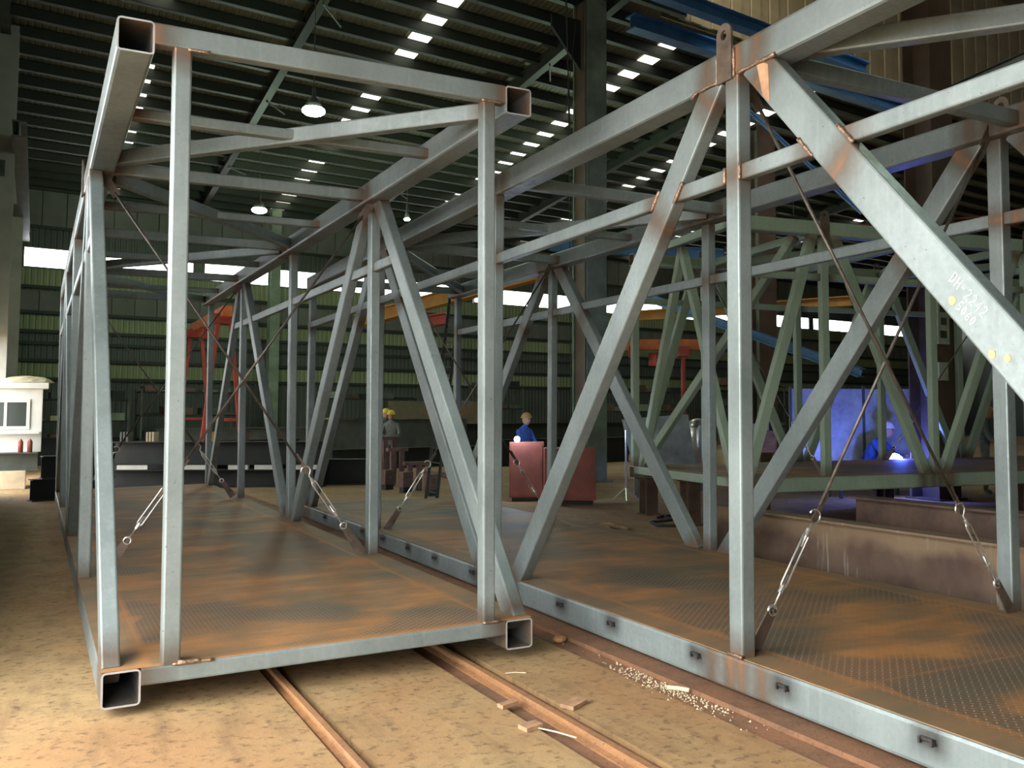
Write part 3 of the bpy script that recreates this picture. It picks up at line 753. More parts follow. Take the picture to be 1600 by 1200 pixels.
# stands under it
def stand(x, y, z1, w_, lab, mat='rustbeam'):
    t = thing('support_stand', lab, 'stand', (x, y, FZ)); h = z1-FZ
    bx('foot', -w_/2, w_/2, -w_/2, w_/2, 0, .03, M[mat], t); bx('head', -w_/2, w_/2, -w_/2, w_/2, h-.03, h-.002, M[mat], t)
    bx('flange', -w_*.4, w_*.4, -w_*.4, -w_*.34, .03, h-.03, M[mat], t); bx('flange', -w_*.4, w_*.4, w_*.34, w_*.4, .03, h-.03, M[mat], t)
    bx('web', -.012, .012, -w_*.34, w_*.34, .03, h-.03, M[mat], t)
def b3w(x, y): v = b3.r.location + Matrix.Rotation(math.radians(-98.4), 3, 'Z') @ Vector((x, y, 0)); return v
for (x, y, l) in ((3.5, .35, 'rusty stand under the near left corner of the green truss section'), (.1, .3, 'rusty stand under the far left corner of the green truss section'), (1.7, .25, 'rusty stand under the middle of the green section end beam'),
                  (3.5, 5.1, 'rusty stand under the near chord of the green truss section'), (.1, 5.1, 'rusty stand under the far chord of the green truss section'), (3.5, 9.5, 'rusty stand near the right end of the green truss section')):
    v = b3w(x, y); stand(v.x, v.y, .56 if x != 1.7 else .64, .28, l)

# ------------------------------------------------------------------ loose beams between the sections
def ib_thing(name, a, b, h, fw, mat, lab, cat='beam', grp=None, stiff=0):
    t = thing(name, lab, cat, (0,0,0), 0, grp)
    a, b = Vector(a), Vector(b); t.location = (a+b)/2; a2, b2_ = a-t.location, b-t.location
    _, _, X, Y, Z = frame(a2, b2_)
    def bb(nm, x0, x1, y0, y1, m=mat):
        bm = bmesh.new(); v = [bm.verts.new(p + X*x + Y*y) for p in (a2, b2_) for x, y in ((x0, y0), (x1, y0), (x1, y1), (x0, y1))]
        for f in ((0,3,2,1), (4,5,6,7), (0,1,5,4), (1,2,6,5), (2,3,7,6), (3,0,4,7)): bm.faces.new([v[i] for i in f])
        bmesh.ops.recalc_face_normals(bm, faces=bm.faces[:]); link(nm, bm, m, t)
    bb('flange', -fw/2, fw/2, 0, .02); bb('flange', -fw/2, fw/2, h-.02, h); bb('web', -.01, .01, .02, h-.02)
    return t
wm, nt, bs, nd, lk = newmat('washed_rust_web'); M['webrust'] = wm
p = geo_pos(nt); sx = N(nt, 'ShaderNodeSeparateXYZ'); lk.new(p, sx.inputs[0])
cloud = noise(nt, p, 1.6, 5, .6); mp = N(nt, 'ShaderNodeMapping'); mp.inputs['Scale'].default_value = (1, 22, 1.2); lk.new(p, mp.inputs[0])
drip = noise(nt, mp.outputs[0], 1.2, 3, .5)
base = ramp(nt, cloud, ((.35, (.075,.042,.028)), (.6, (.13,.085,.055))))
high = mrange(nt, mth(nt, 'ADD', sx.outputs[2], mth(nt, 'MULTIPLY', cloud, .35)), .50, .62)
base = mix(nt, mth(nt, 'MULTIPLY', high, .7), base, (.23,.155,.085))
dr = mth(nt, 'MULTIPLY', mrange(nt, drip, .58, .68), mrange(nt, cloud, .5, .6)); base = mix(nt, mth(nt, 'MULTIPLY', dr, .7), base, (.34,.30,.24))
lk.new(base, bs.inputs['Base Color']); bs.inputs['Roughness'].default_value = .75
ib_thing('i_beam', (6.40, -6, FZ), (6.40, 2.9, FZ), .63, .22, M['webrust'], 'rusty brown I-beam with pale drip stains lying beside the right truss section')
ib_thing('i_beam', (7.25, -6, FZ), (7.25, 1.5, FZ), .79, .24, M['rustbeam'], 'dark rusty I-beam lying behind the drip-stained one')
# channel/tube ends stacked at the right edge
TL = {4: ('orange', 'orange-edged square tube end, topmost of the stack at the right picture edge'), 3: ('rustbeam', 'brown square tube end just under the orange-edged one'), 2: ('rustbeam', 'brown square tube end, middle of the right edge stack'), 1: ('rustbeam', 'brown square tube end, second from the floor at the right edge'), 0: ('rustbeam', 'brown square tube end on the floor at the right edge')}
for col in (0, 1):
    for k in range(5 if col == 0 else 2):
        c, l = TL[k] if col == 0 else ('rustbeam', ['square tube on the floor, just left of the right post', 'square tube end above the floor one, left of the right post'][k])
        p = Vector((7.92, -.25, FZ+.132+.264*k)) if col == 0 else Vector((7.66, .02, FZ+.132+.264*k))
        t = thing('square_tube', l, 'tube', p, math.radians(-54))
        bm = bmesh.new(); bar(bm, (0, 0, 0), (.0, 2.2, 0), .18, .26, hollow=.010, r=.02); link('tube_wall', bm, M['rustbeam'], t)
        for (x0, x1, z0, z1) in ((-.09, .09, .122, .13), (-.09, .09, -.13, -.122), (-.09, -.082, -.12, .12), (.082, .09, -.12, .12)): bx('cut_edge', x0, x1, -.006, -.001, z0, z1, M['orange' if c == 'orange' else 'cream'], t)

# ------------------------------------------------------------------ debris on the floor in front
def slabpiece(x, y, a, w_, h_, lab):
    bm = bmesh.new(); pts = [(-w_/2, -h_/2), (w_/2*.9, -h_/2*.8), (w_/2, h_/2*.9), (-w_/2*.85, h_/2)]
    prism(bm, [(u_*math.cos(a)-v_*math.sin(a), u_*math.sin(a)+v_*math.cos(a), .012) for u_, v_ in pts], (0,0,1), .022)
    o = link('slab_piece', bm, M['chip']); o.location = (x, y, FZ+.0); tag(o, lab, 'slab piece')
slabpiece(2.36, -1.12, .5, .17, .10, 'flat rusty slab piece right of the brown floor rail'); slabpiece(1.97, -1.35, .2, .12, .09, 'flat rusty slab piece left of the brown floor rail, nearer the camera')
slabpiece(2.03, -.93, .3, .13, .06, 'small rusty slab piece left of the brown floor rail, by the truss end')
def stick(p, q, r, mat, lab, nm='wood_splinter'):
    bm = bmesh.new(); p, q = Vector(p), Vector(q); pipe(bm, [(p-p), (q-p)*.5+Vector((.004,.004,.002)), q-p], r, 5); o = link(nm, bm, M[mat]); o.location = p; tag(o, lab, 'splinter')
stick((1.99, -1.36, FZ+.005), (2.10, -1.62, FZ+.005), .004, 'cream', 'thin pale splinter beside the nearer slab piece')
stick((2.30, -.30, FZ+.006), (2.42, -.36, FZ+.006), .004, 'cream', 'thin pale splinter by the truss front corner')
stick((3.02, -1.10, FZ+.004), (3.10, -1.22, FZ+.004), .012, 'cream', 'short pale wood offcut among the debris beside the right chord', 'wood_offcut')
bm = bmesh.new()
for k in range(420):
    t = rnd.random(); x = 2.95+.16*rnd.gauss(0, .5)+.12; y = -1.0-.75*rnd.gauss(0, .5); s = .003+.007*rnd.random()
    if x > 3.11: x = 3.11-.12*rnd.random()
    z = FZ - (.02 if x > 2.93 else 0)
    a = rnd.random()*6; v = [Vector((x+s*math.cos(a+q*2.1), y+s*math.sin(a+q*2.1), z)) for q in range(3)]; tp = bm.verts.new((x, y, z+s*1.1)); vv = [bm.verts.new(q) for q in v]
    bm.faces.new(vv); [bm.faces.new((vv[i], vv[(i+1) % 3], tp)) for i in range(3)]
o = link('grit_heap', bm, M['tarp']); tag(o, 'pale grit and flux crumbs scattered beside the right bottom chord', 'grit', kind='stuff')
bm = bmesh.new(); bmesh.ops.create_icosphere(bm, subdivisions=2, radius=.05)
for v in bm.verts: v.co *= 1+.25*(rnd.random()-.5)
for v in bm.verts: v.co.z *= .6
o = link('rust_lump', bm, M['rail']); o.location = (3.04, .35, FZ+.005); tag(o, 'rust-red lump beside the right bottom chord', 'lump')

# ------------------------------------------------------------------ behind the left section: stacked steel
DR = Vector((math.cos(-.54), math.sin(-.54), 0)); Q = Vector((1.34, 18.9, 0)); NB = Vector((-DR.y, DR.x, 0))
def q3(a, n, z): p = Q + DR*a + NB*n; return (p.x, p.y, z)
ib_thing('stacked_beam', q3(-.2, 0, FZ), q3(4.75, 0, FZ), .40, .42, M['dark'], 'black steel beam on the floor behind the left truss section, bottom of the stack')
ib_thing('stacked_beam', q3(-.1, 0, .46), q3(4.75, 0, .46), .53, .40, M['dark'], 'black steel beam behind the left truss section, top of the stack')
ib_thing('stacked_beam', q3(-.6, .7, FZ), q3(5.6, .7, FZ), .60, .40, M['dark'], 'black steel beam on the floor, behind the black stack')
e1, e2 = at(46, 785, 18.5), at(175, 785, 19.5)
ib_thing('stacked_beam', (e1.x, e1.y, FZ), (e2.x, e2.y, FZ), .42, .36, M['dark'], 'short black beam on the floor beside the cream block, bottom one')
e1, e2 = at(62, 785, 18.7), at(175, 785, 19.5)
ib_thing('stacked_beam', (e1.x, e1.y, .37), (e2.x, e2.y, .37), .44, .34, M['dark'], 'short black beam beside the cream block, on top of the other')
for k, (x, ln) in enumerate(((.05, .7), (1.3, 1.0), (2.6, .45), (3.2, .6), (4.0, .65))):
    t = bx('packing_timber', 0, ln, -.20, -.08, .355, .455, M['white']); t.location = q3(x, 0, 0); t.rotation_euler[2] = -.54; tag(t, 'pale packing strip between the black stacked beams, ' + ('leftmost', 'second from left', 'short one in the middle', 'second from right', 'rightmost')[k], 'packing', 'packing strips in the black stack')
for k, a_ in enumerate((.15, .75, 2.2, 2.85)):
    t = thing('bundle', ['grey end plate bundle standing on the black stack, leftmost', 'cream end plate bundle standing on the black stack', 'brass-coloured plate bundle standing on the black stack', 'red-brown striped plate bundle on the black stack, rightmost'][k], 'plate bundle', q3(a_, 0, .99), -.54)
    for q in range(3): bx('plate', q*.07-.09, q*.07-.05, -.12, .12, 0, .22, M[['greyst', 'cream', 'ochre', 'redox'][k]], t)
# beams further back
for i, (x0, y0, x1, y1, z, h, m, lab) in enumerate(((7.0, 24.5, 12.5, 25.2, FZ, 1.5, 'greyst', 'long grey girder on stands in the middle distance'), (7.21, 22.6, 12.2, 23.4, FZ, .62, 'dark', 'dark girder on the floor in the middle distance'),
        (12.3, 22, 17.5, 22.6, FZ, .85, 'dark', 'dark girder behind the ladder'), (2.5, 24, 6.7, 24.7, FZ, .9, 'dark', 'dark girder far behind the black stack'), (3, 28, 10, 29, FZ, 1.2, 'greyst', 'grey girder near the back wall, centre left'),
        (13, 27, 21, 28, FZ, 1.3, 'dark', 'dark girder near the back wall, centre'), (-.6, 30.5, 2.6, 30.9, FZ, .9, 'dark', 'dark girder near the back wall, left'))):
    ib_thing('girder', (x0, y0, z), (x1, y1, z), h, .35, M[m], lab, 'girder')
for i, (px, py, d) in enumerate(((606, 690, 23), (618, 708, 22.4), (645, 712, 21))):
    p = at(px, py, d); t = thing('trestle', ['tall brown trestle leg pair, leftmost', 'brown trestle leg pair, middle', 'low brown trestle by the ladder foot'][i], 'trestle', (p.x, p.y, FZ))
    h = [1.05, .8, .55][i]; bx('leg', -.12, -.02, -.06, .06, 0, h, M['brown'], t); bx('leg', .10, .2, -.06, .06, 0, h, M['brown'], t); bx('bar', -.2, .28, -.08, .08, h, h+.08, M['brown'], t)
pb = at(565, 716, 24.5); t = thing('crate', 'orange-red crate on the floor beside the second post of the left section', 'crate', (pb.x, pb.y, FZ)); bx('side_panel', -.2, .2, -.02, .0, 0, .36, M['orange'], t); bx('box_body', -.24, .2, 0, .35, 0, .38, M['redox'], t)
for k in range(3):
    p = at(606+28*k+ (12 if k == 2 else 0), 715, 21.3-.8*k); t = thing('column_foot', ['square brown base plate block, left of three', 'square brown base plate block, middle of three', 'square brown base plate block, right of three'][k], 'block', (p.x, p.y, FZ), .3)
    bx('block_body', -.13, .13, -.1, .1, .12, .44, M['brown'], t, .01); bx('skid', -.1, .1, -.08, .08, 0, .12, M['dark'], t); 
    bm = bmesh.new(); pipe(bm, [(0, -.101, .28), (0, -.14, .28)], .03, 8); link('boss', bm, M['greyst'], t)
t = ib_thing('long_tube', (8.75, 19.3, FZ), (9.0, 16.6, FZ), .14, .16, M['brown'], 'brown beam on the floor in front of the base blocks')
def rack(x, y, w_, h_, lab, n=3, rot=TH):
    t = thing('storage_rack', lab, 'rack', (x, y, FZ), rot)
    for sx in (-w_/2, w_/2):
        for sy in (-.4, .4): bx('upright', sx-.04, sx+.04, sy-.04, sy+.04, 0, h_, M['greyst'], t)
    for k in range(n):
        z = h_*(k+1)/n-.15; bx('shelf', -w_/2, w_/2, -.45, .45, z, z+.06, M['dark'], t)
        for q in range(5):
            x0 = -w_/2+.1+q*w_/5; l = w_/5*(.4+.5*rnd.random()); bx('stored_stock', x0, x0+l, -.38, .3, z+.061, z+.1+.35*rnd.random()*h_/n, M[rnd.choice(('greyst', 'dark', 'brown', 'rustbeam', 'tarp', 'col'))], t)
rack(.9, 33.2, 3.2, 2.3, 'dim storage rack at the back wall behind the pale columns'); rack(4.6, 33.6, 3.4, 2.6, 'dim storage rack at the back wall behind the red gantry')
rack(11.6, 34.0, 4.2, 2.4, 'dim storage rack at the back wall right of the olive column', 2); rack(17, 34.5, 4, 3.0, 'tall dim storage rack at the back wall behind the ladder')
rack(25, 33.5, 5, 2.8, 'dim storage rack at the back wall behind the small gantry'); rack(32, 34, 5, 3.2, 'dim storage rack at the back wall, far right')
t = bx('green_partition', 11.2, 15.2, 29.8, 29.86, FZ, 2.1, M['green']); tag(t, 'green sheet partition behind the yellow-helmeted workers', 'partition')
# ladder
pA, pB = at(664, 781, 17.5), at(681, 786, 17.1); pC, pD = at(706, 440, 19.9), at(722, 440, 19.5)
pA.z = pB.z = FZ
t = thing('ladder', 'long dark steel ladder leaning up behind the centre post', 'ladder', pA)
for a, b in ((pA, pC), (pB, pD)): part_bar('stile', a-pA, b-pA, .05, .06, M['rubber'], t)
for k in range(1, 17):
    f = k/17; a, b = pA.lerp(pC, f)-pA, pB.lerp(pD, f)-pA
    bm = bmesh.new(); pipe(bm, [a, b], .014, 6); link('rung', bm, M['rubber'], t)
# red cabinets, with the welder behind them
def cabinet(px, d, w_, h_, dep, lab, m='redox', rot=-.45):
    p = at(px, 700, d); t = thing('tool_cabinet', lab, 'cabinet', (p.x, p.y, FZ), rot)
    bx('cabinet_body', -w_/2, w_/2, -dep/2, dep/2, .08, h_, M[m], t, .012)
    bx('door', -w_/2+.03, w_/2-.03, -dep/2-.012, -dep/2-.001, .12, h_-.05, M[m], t, .004)
    bx('plinth', -w_/2+.05, w_/2-.05, -dep/2+.05, dep/2-.05, 0, .08, M['dark'], t)
    bm = bmesh.new(); pipe(bm, [(w_/2-.08, -dep/2-.03, h_*.6), (w_/2-.08, -dep/2-.03, h_*.6+.12)], .008, 6); link('handle', bm, M['greyst'], t)
    return t, p
c1, pc1 = cabinet(823, 18.6, .66, 1.13, .5, 'red-brown steel cabinet lit by a welding flame, left of two')
c2, pc2 = cabinet(890, 17.9, .95, 1.04, .5, 'red-brown steel cabinet, right of two')
# gantry cranes
def aframe(pt, spread, h, mat, t, ax):
    for s in (-1, 1):
        part_bar('leg', Vector(pt)+Vector(ax)*s*spread, Vector(pt)+Vector(ax)*s*spread*.25+Vector((0,0,h)), .10, .12, mat, t)
    part_bar('tie_bar', Vector(pt)+Vector(ax)*-spread*.75+Vector((0,0,h*.33)), Vector(pt)+Vector(ax)*spread*.75+Vector((0,0,h*.33)), .09, .09, mat, t)
def gantry(pa, pb, h, lab, spread=.8, beam='orange'):
    pa, pb = Vector(pa), Vector(pb); pa.z = pb.z = FZ
    t = thing('gantry_crane', lab, 'crane', pa); d = (pb-pa).normalized(); ax = Vector((-d.y, d.x, 0))
    aframe((0,0,0), spread, h, M['red'], t, ax); aframe(pb-pa, spread, h, M['red'], t, ax)
    part_bar('top_beam', Vector((0,0,h+.1))-d*.5, pb-pa+Vector((0,0,h+.1))+d*.5, .26, .30, M[beam], t)
    for q in (Vector((0,0,0)), pb-pa): part_bar('end_box', q+Vector((0,0,h-.1))-ax*.45, q+Vector((0,0,h-.1))+ax*.38, .28, .28, M['red'], t)
    m = (pb-pa)*.5; bx('hoist', m.x-.2, m.x+.2, m.y-.2, m.y+.2, h-.5, h-.12, M['red'], t, .03)
    return t
gantry(at(347, 655, 28), at(303, 655, 33), 4.55, 'orange-red gantry crane with A-frame legs behind the left truss section', .62)
gantry(at(990, 655, 27), at(1068, 655, 27), 3.5, 'small red gantry crane with an orange beam, right of centre', .42)
t = girder('hoist_beam', at(640, 516, 27), at(700, 506, 27), .32, .4, M['red'], 'red hoist beam end hanging behind the right-hand truss diagonals', 'beam')
# hopper and clutter right of centre, past the green section end
ph = at(1050, 700, 19.5); t = thing('hopper', 'pale sheet-metal hopper with a bluish top behind the green end beam', 'hopper', (ph.x, ph.y, FZ), -.5)
bm = bmesh.new(); V = [bm.verts.new(p) for p in ((-.75,-.4,.5), (.45,-.4,.5), (.45,.4,.5), (-.75,.4,.5), (-1.0,-.7,1.55), (.25,-.7,1.65), (.25,.5,1.65), (-1.0,.5,1.55))]
for f in ((0,3,2,1), (0,1,5,4), (1,2,6,5), (2,3,7,6), (3,0,4,7)): bm.faces.new([V[i] for i in f])
bmesh.ops.solidify(bm, geom=bm.faces[:], thickness=.02); link('hopper_body', bm, M['sheetblue'], t)
for x, y in ((-.7,-.35), (.4,-.35), (-.7,.35), (.4,.35)): bx('leg', x-.04, x+.04, y-.04, y+.04, 0, .52, M['greyst'], t)
p = at(1090, 665, 21.2); t = thing('gas_tank', 'mottled silver tank beside the hopper', 'tank', (p.x, p.y, FZ))
bm = bmesh.new(); pipe(bm, [(0,0,0), (0,0,1.35), (0,0,1.5), (0,0,1.56)], [.24, .24, .18, .05], 16); link('tank_body', bm, M['galv'], t, True)
p = at(978, 700, 18.6); t = thing('stand_pole', 'thin pale pole stand under the green diagonals', 'pole', (p.x, p.y, FZ))
bm = bmesh.new(); pipe(bm, [(0,0,.02), (0,0,1.35)], .02, 8); link('pole', bm, M['galv'], t)
for k in range(3):
    bm = bmesh.new(); a = k*2.1; pipe(bm, [(0,0,.25), (.28*math.cos(a), .28*math.sin(a), .01)], .012, 6); link('leg', bm, M['galv'], t)
bm = bmesh.new(); pipe(bm, [(8.7,6.6,0), (8.6,6.4,0), (8.5,6.9,0), (8.2,6.8,0), (8.4,6.9,0), (8.2,6.4,0), (7.75,6.3,0), (7.6,5.9,0), (7.9,5.7,0)], .022, 6); o = link('hose', bm, M['rubber']); o.location.z = FZ+.022; tag(o, 'dark hose snaking on the floor beyond the right truss section', 'hose')
bm = bmesh.new()
for k in range(8):
    v0 = len(bm.verts); r0 = .1+.08*rnd.random(); q = bmesh.ops.create_icosphere(bm, subdivisions=1, radius=r0)['verts']
    for v in q: v.co = Vector((v.co.x*1.2, v.co.y, v.co.z*.45)) + Vector((6.75+.35*rnd.random(), 5.9+.6*rnd.random(), FZ))
o = link('rubble', bm, M['wood']); tag(o, 'brown rubble heap on the floor beyond the right deck edge', 'rubble', kind='stuff')
# welding bay

t = thing('welding_screen', 'tall sheet screen behind the blue welding flash', 'screen', at(1350, 700, 20.9), -.35); t.location.z = FZ
bx('screen_panel', -1.7, 1.7, 0, .03, .05, 2.2, M['sheetblue'], t)
for x in (-1.68, 0, 1.68): bx('screen_post', x-.025, x+.025, -.04, .0, 0, 2.25, M['greyst'], t)
t = thing('work_table', 'low steel table holding work under the blue welding flash', 'table', at(1366, 740, 19.3), -.35); t.location.z = FZ
bx('table_top', -.9, .7, -.35, .35, .50, .55, M['greyst'], t)
for x, y in ((-.85,-.3), (.65,-.3), (-.85,.3), (.65,.3)): bx('leg', x-.03, x+.03, y-.03, y+.03, 0, .5, M['greyst'], t)
for (px, py, d, r, e, col, lab) in ((1398, 714, 18.9, .17, 130, (.08,.14,1), 'violet-white welding arc under the green truss'), (808, 668, 18.4, .06, 45, (.55,.75,1), 'blue welding flame above the left red cabinet')):
    p = at(px, py, d)
    p.z = .50+r if px > 1000 else 1.08+r*.9
    bm = bmesh.new(); bmesh.ops.create_icosphere(bm, subdivisions=2, radius=r); o = link('welding_arc', bm, M['arc'], None, True); o.location = p; tag(o, lab, 'arc')
    ld = bpy.data.lights.new('arc_light', 'POINT'); ld.energy = e; ld.color = col; ld.shadow_soft_size = .1; lo = bpy.data.objects.new('arc_light', ld); C.objects.link(lo); lo.location = p + Vector((-.1, -.25, .2))
# a lit bench far right, behind the middle post
p = at(1180, 690, 20.5); t = thing('work_bench', 'brown bench with a pale blue sheet, right of the middle post', 'bench', (p.x, p.y, FZ), -.5)
bx('bench_top', -.5, .5, -.3, .3, .85, .9, M['wood'], t); bx('sheet', -.3, .35, .25, .28, .95, 1.45, M['sheetblue'], t); bx('cupboard', .05, .42, -.2, .2, .9, 1.3, M['wood'], t)
for x, y in ((-.45,-.25), (.45,-.25), (-.45,.25), (.45,.25)): bx('leg', x-.03, x+.03, y-.03, y+.03, 0, .85, M['brown'], t)

# ------------------------------------------------------------------ white booth at the left edge
t = thing('plinth_block', 'cream block on the floor at the left picture edge', 'block', (0,0,0)); bx('block_body', -1.55, -.50, 19.3, 20.6, FZ, .36, M['cream'], t, .02)
t = ib_thing('stacked_beam', (-1.58, 19.6, .36), (-.28, 19.6, .36), .40, .5, M['greyst'], 'grey beam lying on the cream block at the left picture edge')
t = thing('white_booth', 'white booth with a two-pane window on the left blocks', 'booth', (-.78, 19.75, .76))
t.scale = (1.12, 1.12, 1.16)
XR, XL = .52-.0, -1.2
bx('booth_wall', -.92, .50, -.0, .6, 0, 1.25, M['white'], t, .015)
bx('roof_cap', -1.0, .60, -.10, .7, 1.25, 1.37, M['white'], t, .02)
for (x0, x1, z0, z1) in ((-.60, .28, .98, 1.04), (-.60, .28, .45, .51), (-.60, -.54, .51, .98), (.22, .28, .51, .98), (-.17, -.12, .51, .98)): bx('window_frame', x0, x1, -.03, -.001, z0, z1, M['white'], t)
bx('pane', -.54, -.17, -.012, -.002, .51, .98, M['glass'], t); bx('pane', -.12, .22, -.012, -.002, .51, .98, M['glass'], t)
bx('ledge', -.80, .46, -.14, -.001, .36, .40, M['white'], t)
t = thing('tarpaulin', 'crumpled beige tarpaulin on the booth roof', 'tarpaulin', (-.55, 20.1, 2.36))
bm = bmesh.new(); bmesh.ops.create_icosphere(bm, subdivisions=3, radius=.35)
for v in bm.verts: v.co = Vector((v.co.x*1.5, v.co.y*.8, max(0, v.co.z)*.45))*(1+.15*(rnd.random()-.5))
link('fold', bm, M['tarp'], t)
for k in range(2):
    t = thing('gas_cylinder', ['red-brown cylinder before the booth, left of two', 'red-brown cylinder before the booth, right of two'][k], 'cylinder', (-.62+.18*k, 19.48, .76))
    bm = bmesh.new(); pipe(bm, [(0,0,0), (0,0,.24), (0,0,.28), (0,0,.31)], [.05, .05, .03, .012], 12); link('shell', bm, M['redox'], t, True)

# ------------------------------------------------------------------ people (all small in the distance)
def person(label, loc, rotz, cloth, helmet, pose='stand', s=1.):
    t = thing('person', label, 'person', loc, rotz); t.scale = (s, s, s)
    if pose == 'stand':
        J = {'pel': (0,0,.95), 'sp': (0,0,1.15), 'ch': (0,-.02,1.38), 'ne': (0,-.03,1.52), 'hd': (0,-.05,1.60),
             'sl': (-.19,0,1.42), 'el': (-.25,-.10,1.15), 'hl': (-.16,-.32,1.05), 'sr': (.19,0,1.42), 'er': (.25,-.12,1.15), 'hr': (.14,-.34,1.08),
             'hpl': (-.10,0,.90), 'kl': (-.12,-.04,.50), 'al': (-.13,0,.08), 'tl': (-.14,-.14,.04), 'hpr': (.10,0,.90), 'kr': (.12,-.02,.50), 'ar': (.13,.02,.08), 'tr': (.14,-.12,.04)}
    else:   # crouching, leaning forward over the work
        J = {'pel': (0,.15,.45), 'sp': (0,.08,.62), 'ch': (0,-.08,.82), 'ne': (0,-.18,.93), 'hd': (0,-.24,.98),
             'sl': (-.19,-.08,.86), 'el': (-.24,-.26,.64), 'hl': (-.12,-.48,.60), 'sr': (.19,-.08,.86), 'er': (.24,-.28,.64), 'hr': (.10,-.50,.62),
             'hpl': (-.10,.14,.42), 'kl': (-.18,-.22,.50), 'al': (-.16,-.02,.08), 'tl': (-.17,-.16,.04), 'hpr': (.10,.14,.42), 'kr': (.20,-.20,.48), 'ar': (.18,.0,.08), 'tr': (.19,-.14,.04)}
    R = {'pel': .15, 'sp': .14, 'ch': .16, 'ne': .06, 'hd': .06, 'sl': .07, 'el': .05, 'hl': .032, 'sr': .07, 'er': .05, 'hr': .032, 'hpl': .09, 'kl': .065, 'al': .045, 'tl': .04, 'hpr': .09, 'kr': .065, 'ar': .045, 'tr': .04}
    E = [('pel','sp'), ('sp','ch'), ('ch','ne'), ('ne','hd'), ('ch','sl'), ('sl','el'), ('el','hl'), ('ch','sr'), ('sr','er'), ('er','hr'), ('pel','hpl'), ('hpl','kl'), ('kl','al'), ('al','tl'), ('pel','hpr'), ('hpr','kr'), ('kr','ar'), ('ar','tr')]
    ks = list(J); me = bpy.data.meshes.new('body'); me.from_pydata([J[k] for k in ks], [(ks.index(a), ks.index(b)) for a, b in E], [])
    o = bpy.data.objects.new('body', me); C.objects.link(o); o.parent = t; me.materials.append(cloth)
    md = o.modifiers.new('skin', 'SKIN'); sv = me.skin_vertices[0].data
    for i, k in enumerate(ks): sv[i].radius = (R[k], R[k]*.8)
    sv[0].use_root = True
    md2 = o.modifiers.new('sub', 'SUBSURF'); md2.levels = md2.render_levels = 1
    h = Vector(J['hd']) + Vector((0, -.015, .06))
    bm = bmesh.new(); bmesh.ops.create_uvsphere(bm, u_segments=14, v_segments=10, radius=.10)
    for v in bm.verts:
        v.co.x *= .82; v.co.z *= 1.15
        if v.co.y < -.06 and abs(v.co.x) < .03 and -.03 < v.co.z < .02: v.co.y -= .022
    bmesh.ops.translate(bm, verts=bm.verts, vec=h); hd = link('head', bm, M['skin'], t, True)
    for sx in (-1, 1):
        bm = bmesh.new(); bmesh.ops.create_icosphere(bm, subdivisions=1, radius=.012); bmesh.ops.translate(bm, verts=bm.verts, vec=h+Vector((sx*.032, -.088, .012))); link('eye', bm, M['rubber'], hd)
    bm = bmesh.new(); bmesh.ops.create_uvsphere(bm, u_segments=16, v_segments=8, radius=.125)
    bmesh.ops.delete(bm, geom=[v for v in bm.verts if v.co.z < -.01], context='VERTS')
    for v in bm.verts:
        v.co.x *= .9
        if v.co.z < .02: v.co.x *= 1.12; v.co.y *= 1.14
    bmesh.ops.translate(bm, verts=bm.verts, vec=h+Vector((0, 0, .045))); link('helmet', bm, helmet, t, True)
    # hands with five fingers
    for a, b in (('el', 'hl'), ('er', 'hr')):
        P = Vector(J[b]); D = (P-Vector(J[a])).normalized(); X = D.cross(Vector((0,0,1))).normalized(); bm = bmesh.new()
        pipe(bm, [P-D*.02, P+D*.06, P+D*.09], [.028, .036, .030], 8)
        for k in range(4): f = P+D*.085+X*(k-1.5)*.018; pipe(bm, [f, f+D*.035, f+D*.06-Vector((0,0,.02))], [.009, .008, .006], 5)
        pipe(bm, [P+D*.03+X*.03, P+D*.06+X*.055-Vector((0,0,.01)), P+D*.09+X*.05-Vector((0,0,.02))], [.011, .009, .007], 5)
        link('hand', bm, M['skin'], t, True)
    return t
p = at(600, 700, 26.5); person('person in a dark overall with a yellow helmet behind the brown trestles, left of two', (p.x, p.y, FZ), .3, M['clothg'], M['helmet'])
p = at(611, 700, 26.0); person('person in a dark overall with a yellow helmet behind the brown trestles, right of two', (p.x, p.y, FZ), -.5, M['clothg'], M['helmet'], s=.97)
p = at(819, 700, 19.8); person('person with a brown helmet welding behind the left red cabinet', (p.x, p.y, FZ), 0.4, M['cloth'], M['helmbr'], s=.93)
p = at(1366, 740, 20.3); person('person in blue overalls with a white hood crouching over the welding flash', (p.x, p.y, FZ), .4, M['cloth'], M['white'], 'crouch', 1.25)
p = at(1540, 740, 19.8); person('person in grey overalls standing in the gloom right of the green truss', (p.x, p.y, FZ), .6, M['clothg'], M['helmbr'])

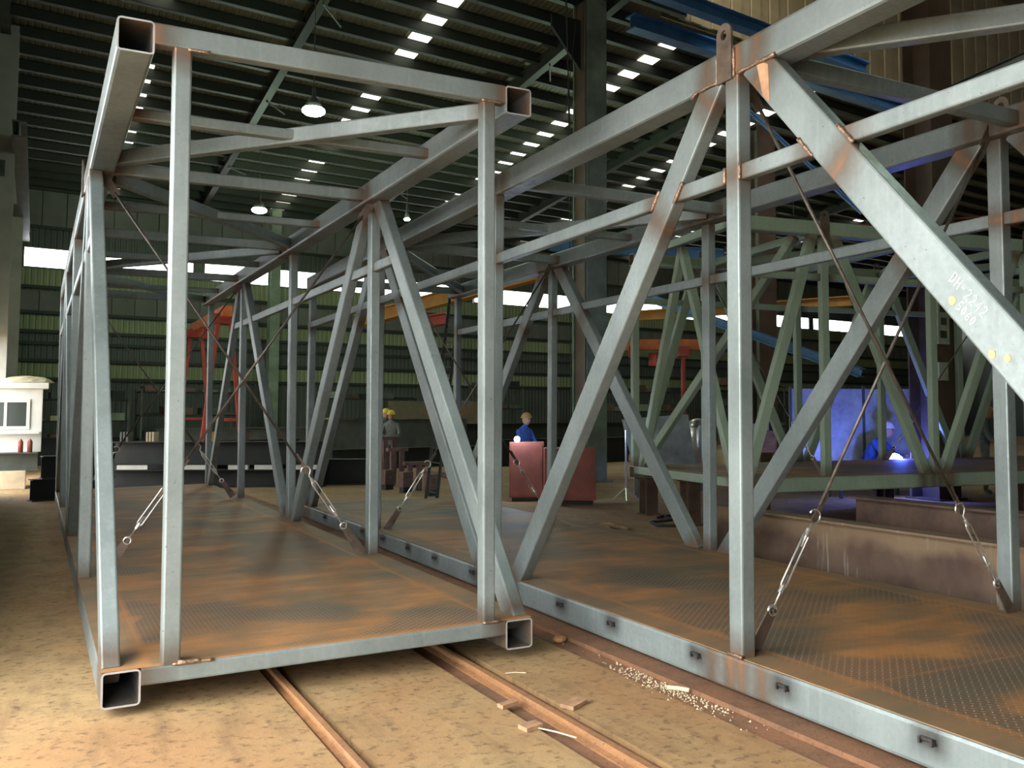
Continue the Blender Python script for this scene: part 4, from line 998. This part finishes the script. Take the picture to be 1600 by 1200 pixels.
# ------------------------------------------------------------------ lamps
def lamp(p, lab, power, r=.27, col=(.72,1,.74)):
    t = thing('high_bay_lamp', lab, 'lamp', p)
    bm = bmesh.new(); pipe(bm, [(0,0,.55), (0,0,.30), (0,0,.22), (0,0,.04)], [.03, .05, r*.45, r*.8], 16); link('lamp_shade', bm, M['greyst'], t, True)
    bm = bmesh.new(); bmesh.ops.create_uvsphere(bm, u_segments=16, v_segments=8, radius=r*.95)
    for v in bm.verts: v.co.z *= .45
    bmesh.ops.translate(bm, verts=bm.verts, vec=(0,0,-.02)); link('lamp_glass', bm, M['lampglass'], t, True)
    zr = 10.51+SL*(p[1]-36.88-.13*(p[0]-4.94))-p[2]
    bm = bmesh.new(); pipe(bm, [(0,0,.5), (0,0,zr)], .012, 6); link('hanger', bm, M['greyst'], t)
    ld = bpy.data.lights.new('lamp_light', 'POINT'); ld.energy = power; ld.color = col; ld.shadow_soft_size = .25
    lo = bpy.data.objects.new('lamp_light', ld); C.objects.link(lo); lo.parent = t; lo.location = (0,0,-.35)
lamp(at(490, 172, 21.5), 'glowing round high-bay lamp hanging above the left truss section', 150)
lamp(at(1242, 480, 40), 'tiny glowing lamp far off behind the right truss, right of the middle post', 200)
lamp(at(636, 342, 34), 'small glowing lamp far off above the ladder', 200, .12)
lamp(Vector((9.5, -1.5, 9.6)), 'added lamp, out of view above the right truss section', 110)  # added out of view to light the truss tops
lamp(Vector((15, 22, 9.2)), 'added fill lamp beyond the tall two-tone column', 350)  # added for greenish fill in the middle distance
lamp(Vector((6, 28, 8.6)), 'added fill lamp near the back wall, left', 320)  # added to give the far end some greenish light
# hanging cables
for i, (pa, pb) in enumerate(((at(905, -30, 24), at(884, 175, 24)), (at(880, -88, 21.4), at(898, 470, 21.4)), (at(884, -112, 20.6), at(893, 767, 20.6)))):
    bm = bmesh.new(); m_ = (pa+pb)/2; pipe(bm, [pa-m_, (pa*.6+pb*.4)-m_+Vector((.03,0,0)), pb-m_], .012, 5); o = link('cable', bm, M['rubber']); o.location = m_
    tag(o, ['thin cable hanging from the roof left of the tall column', 'thin cable hanging below the top chord, left of the tall column', 'thin cable hanging low in front of the tall column'][i], 'cable')
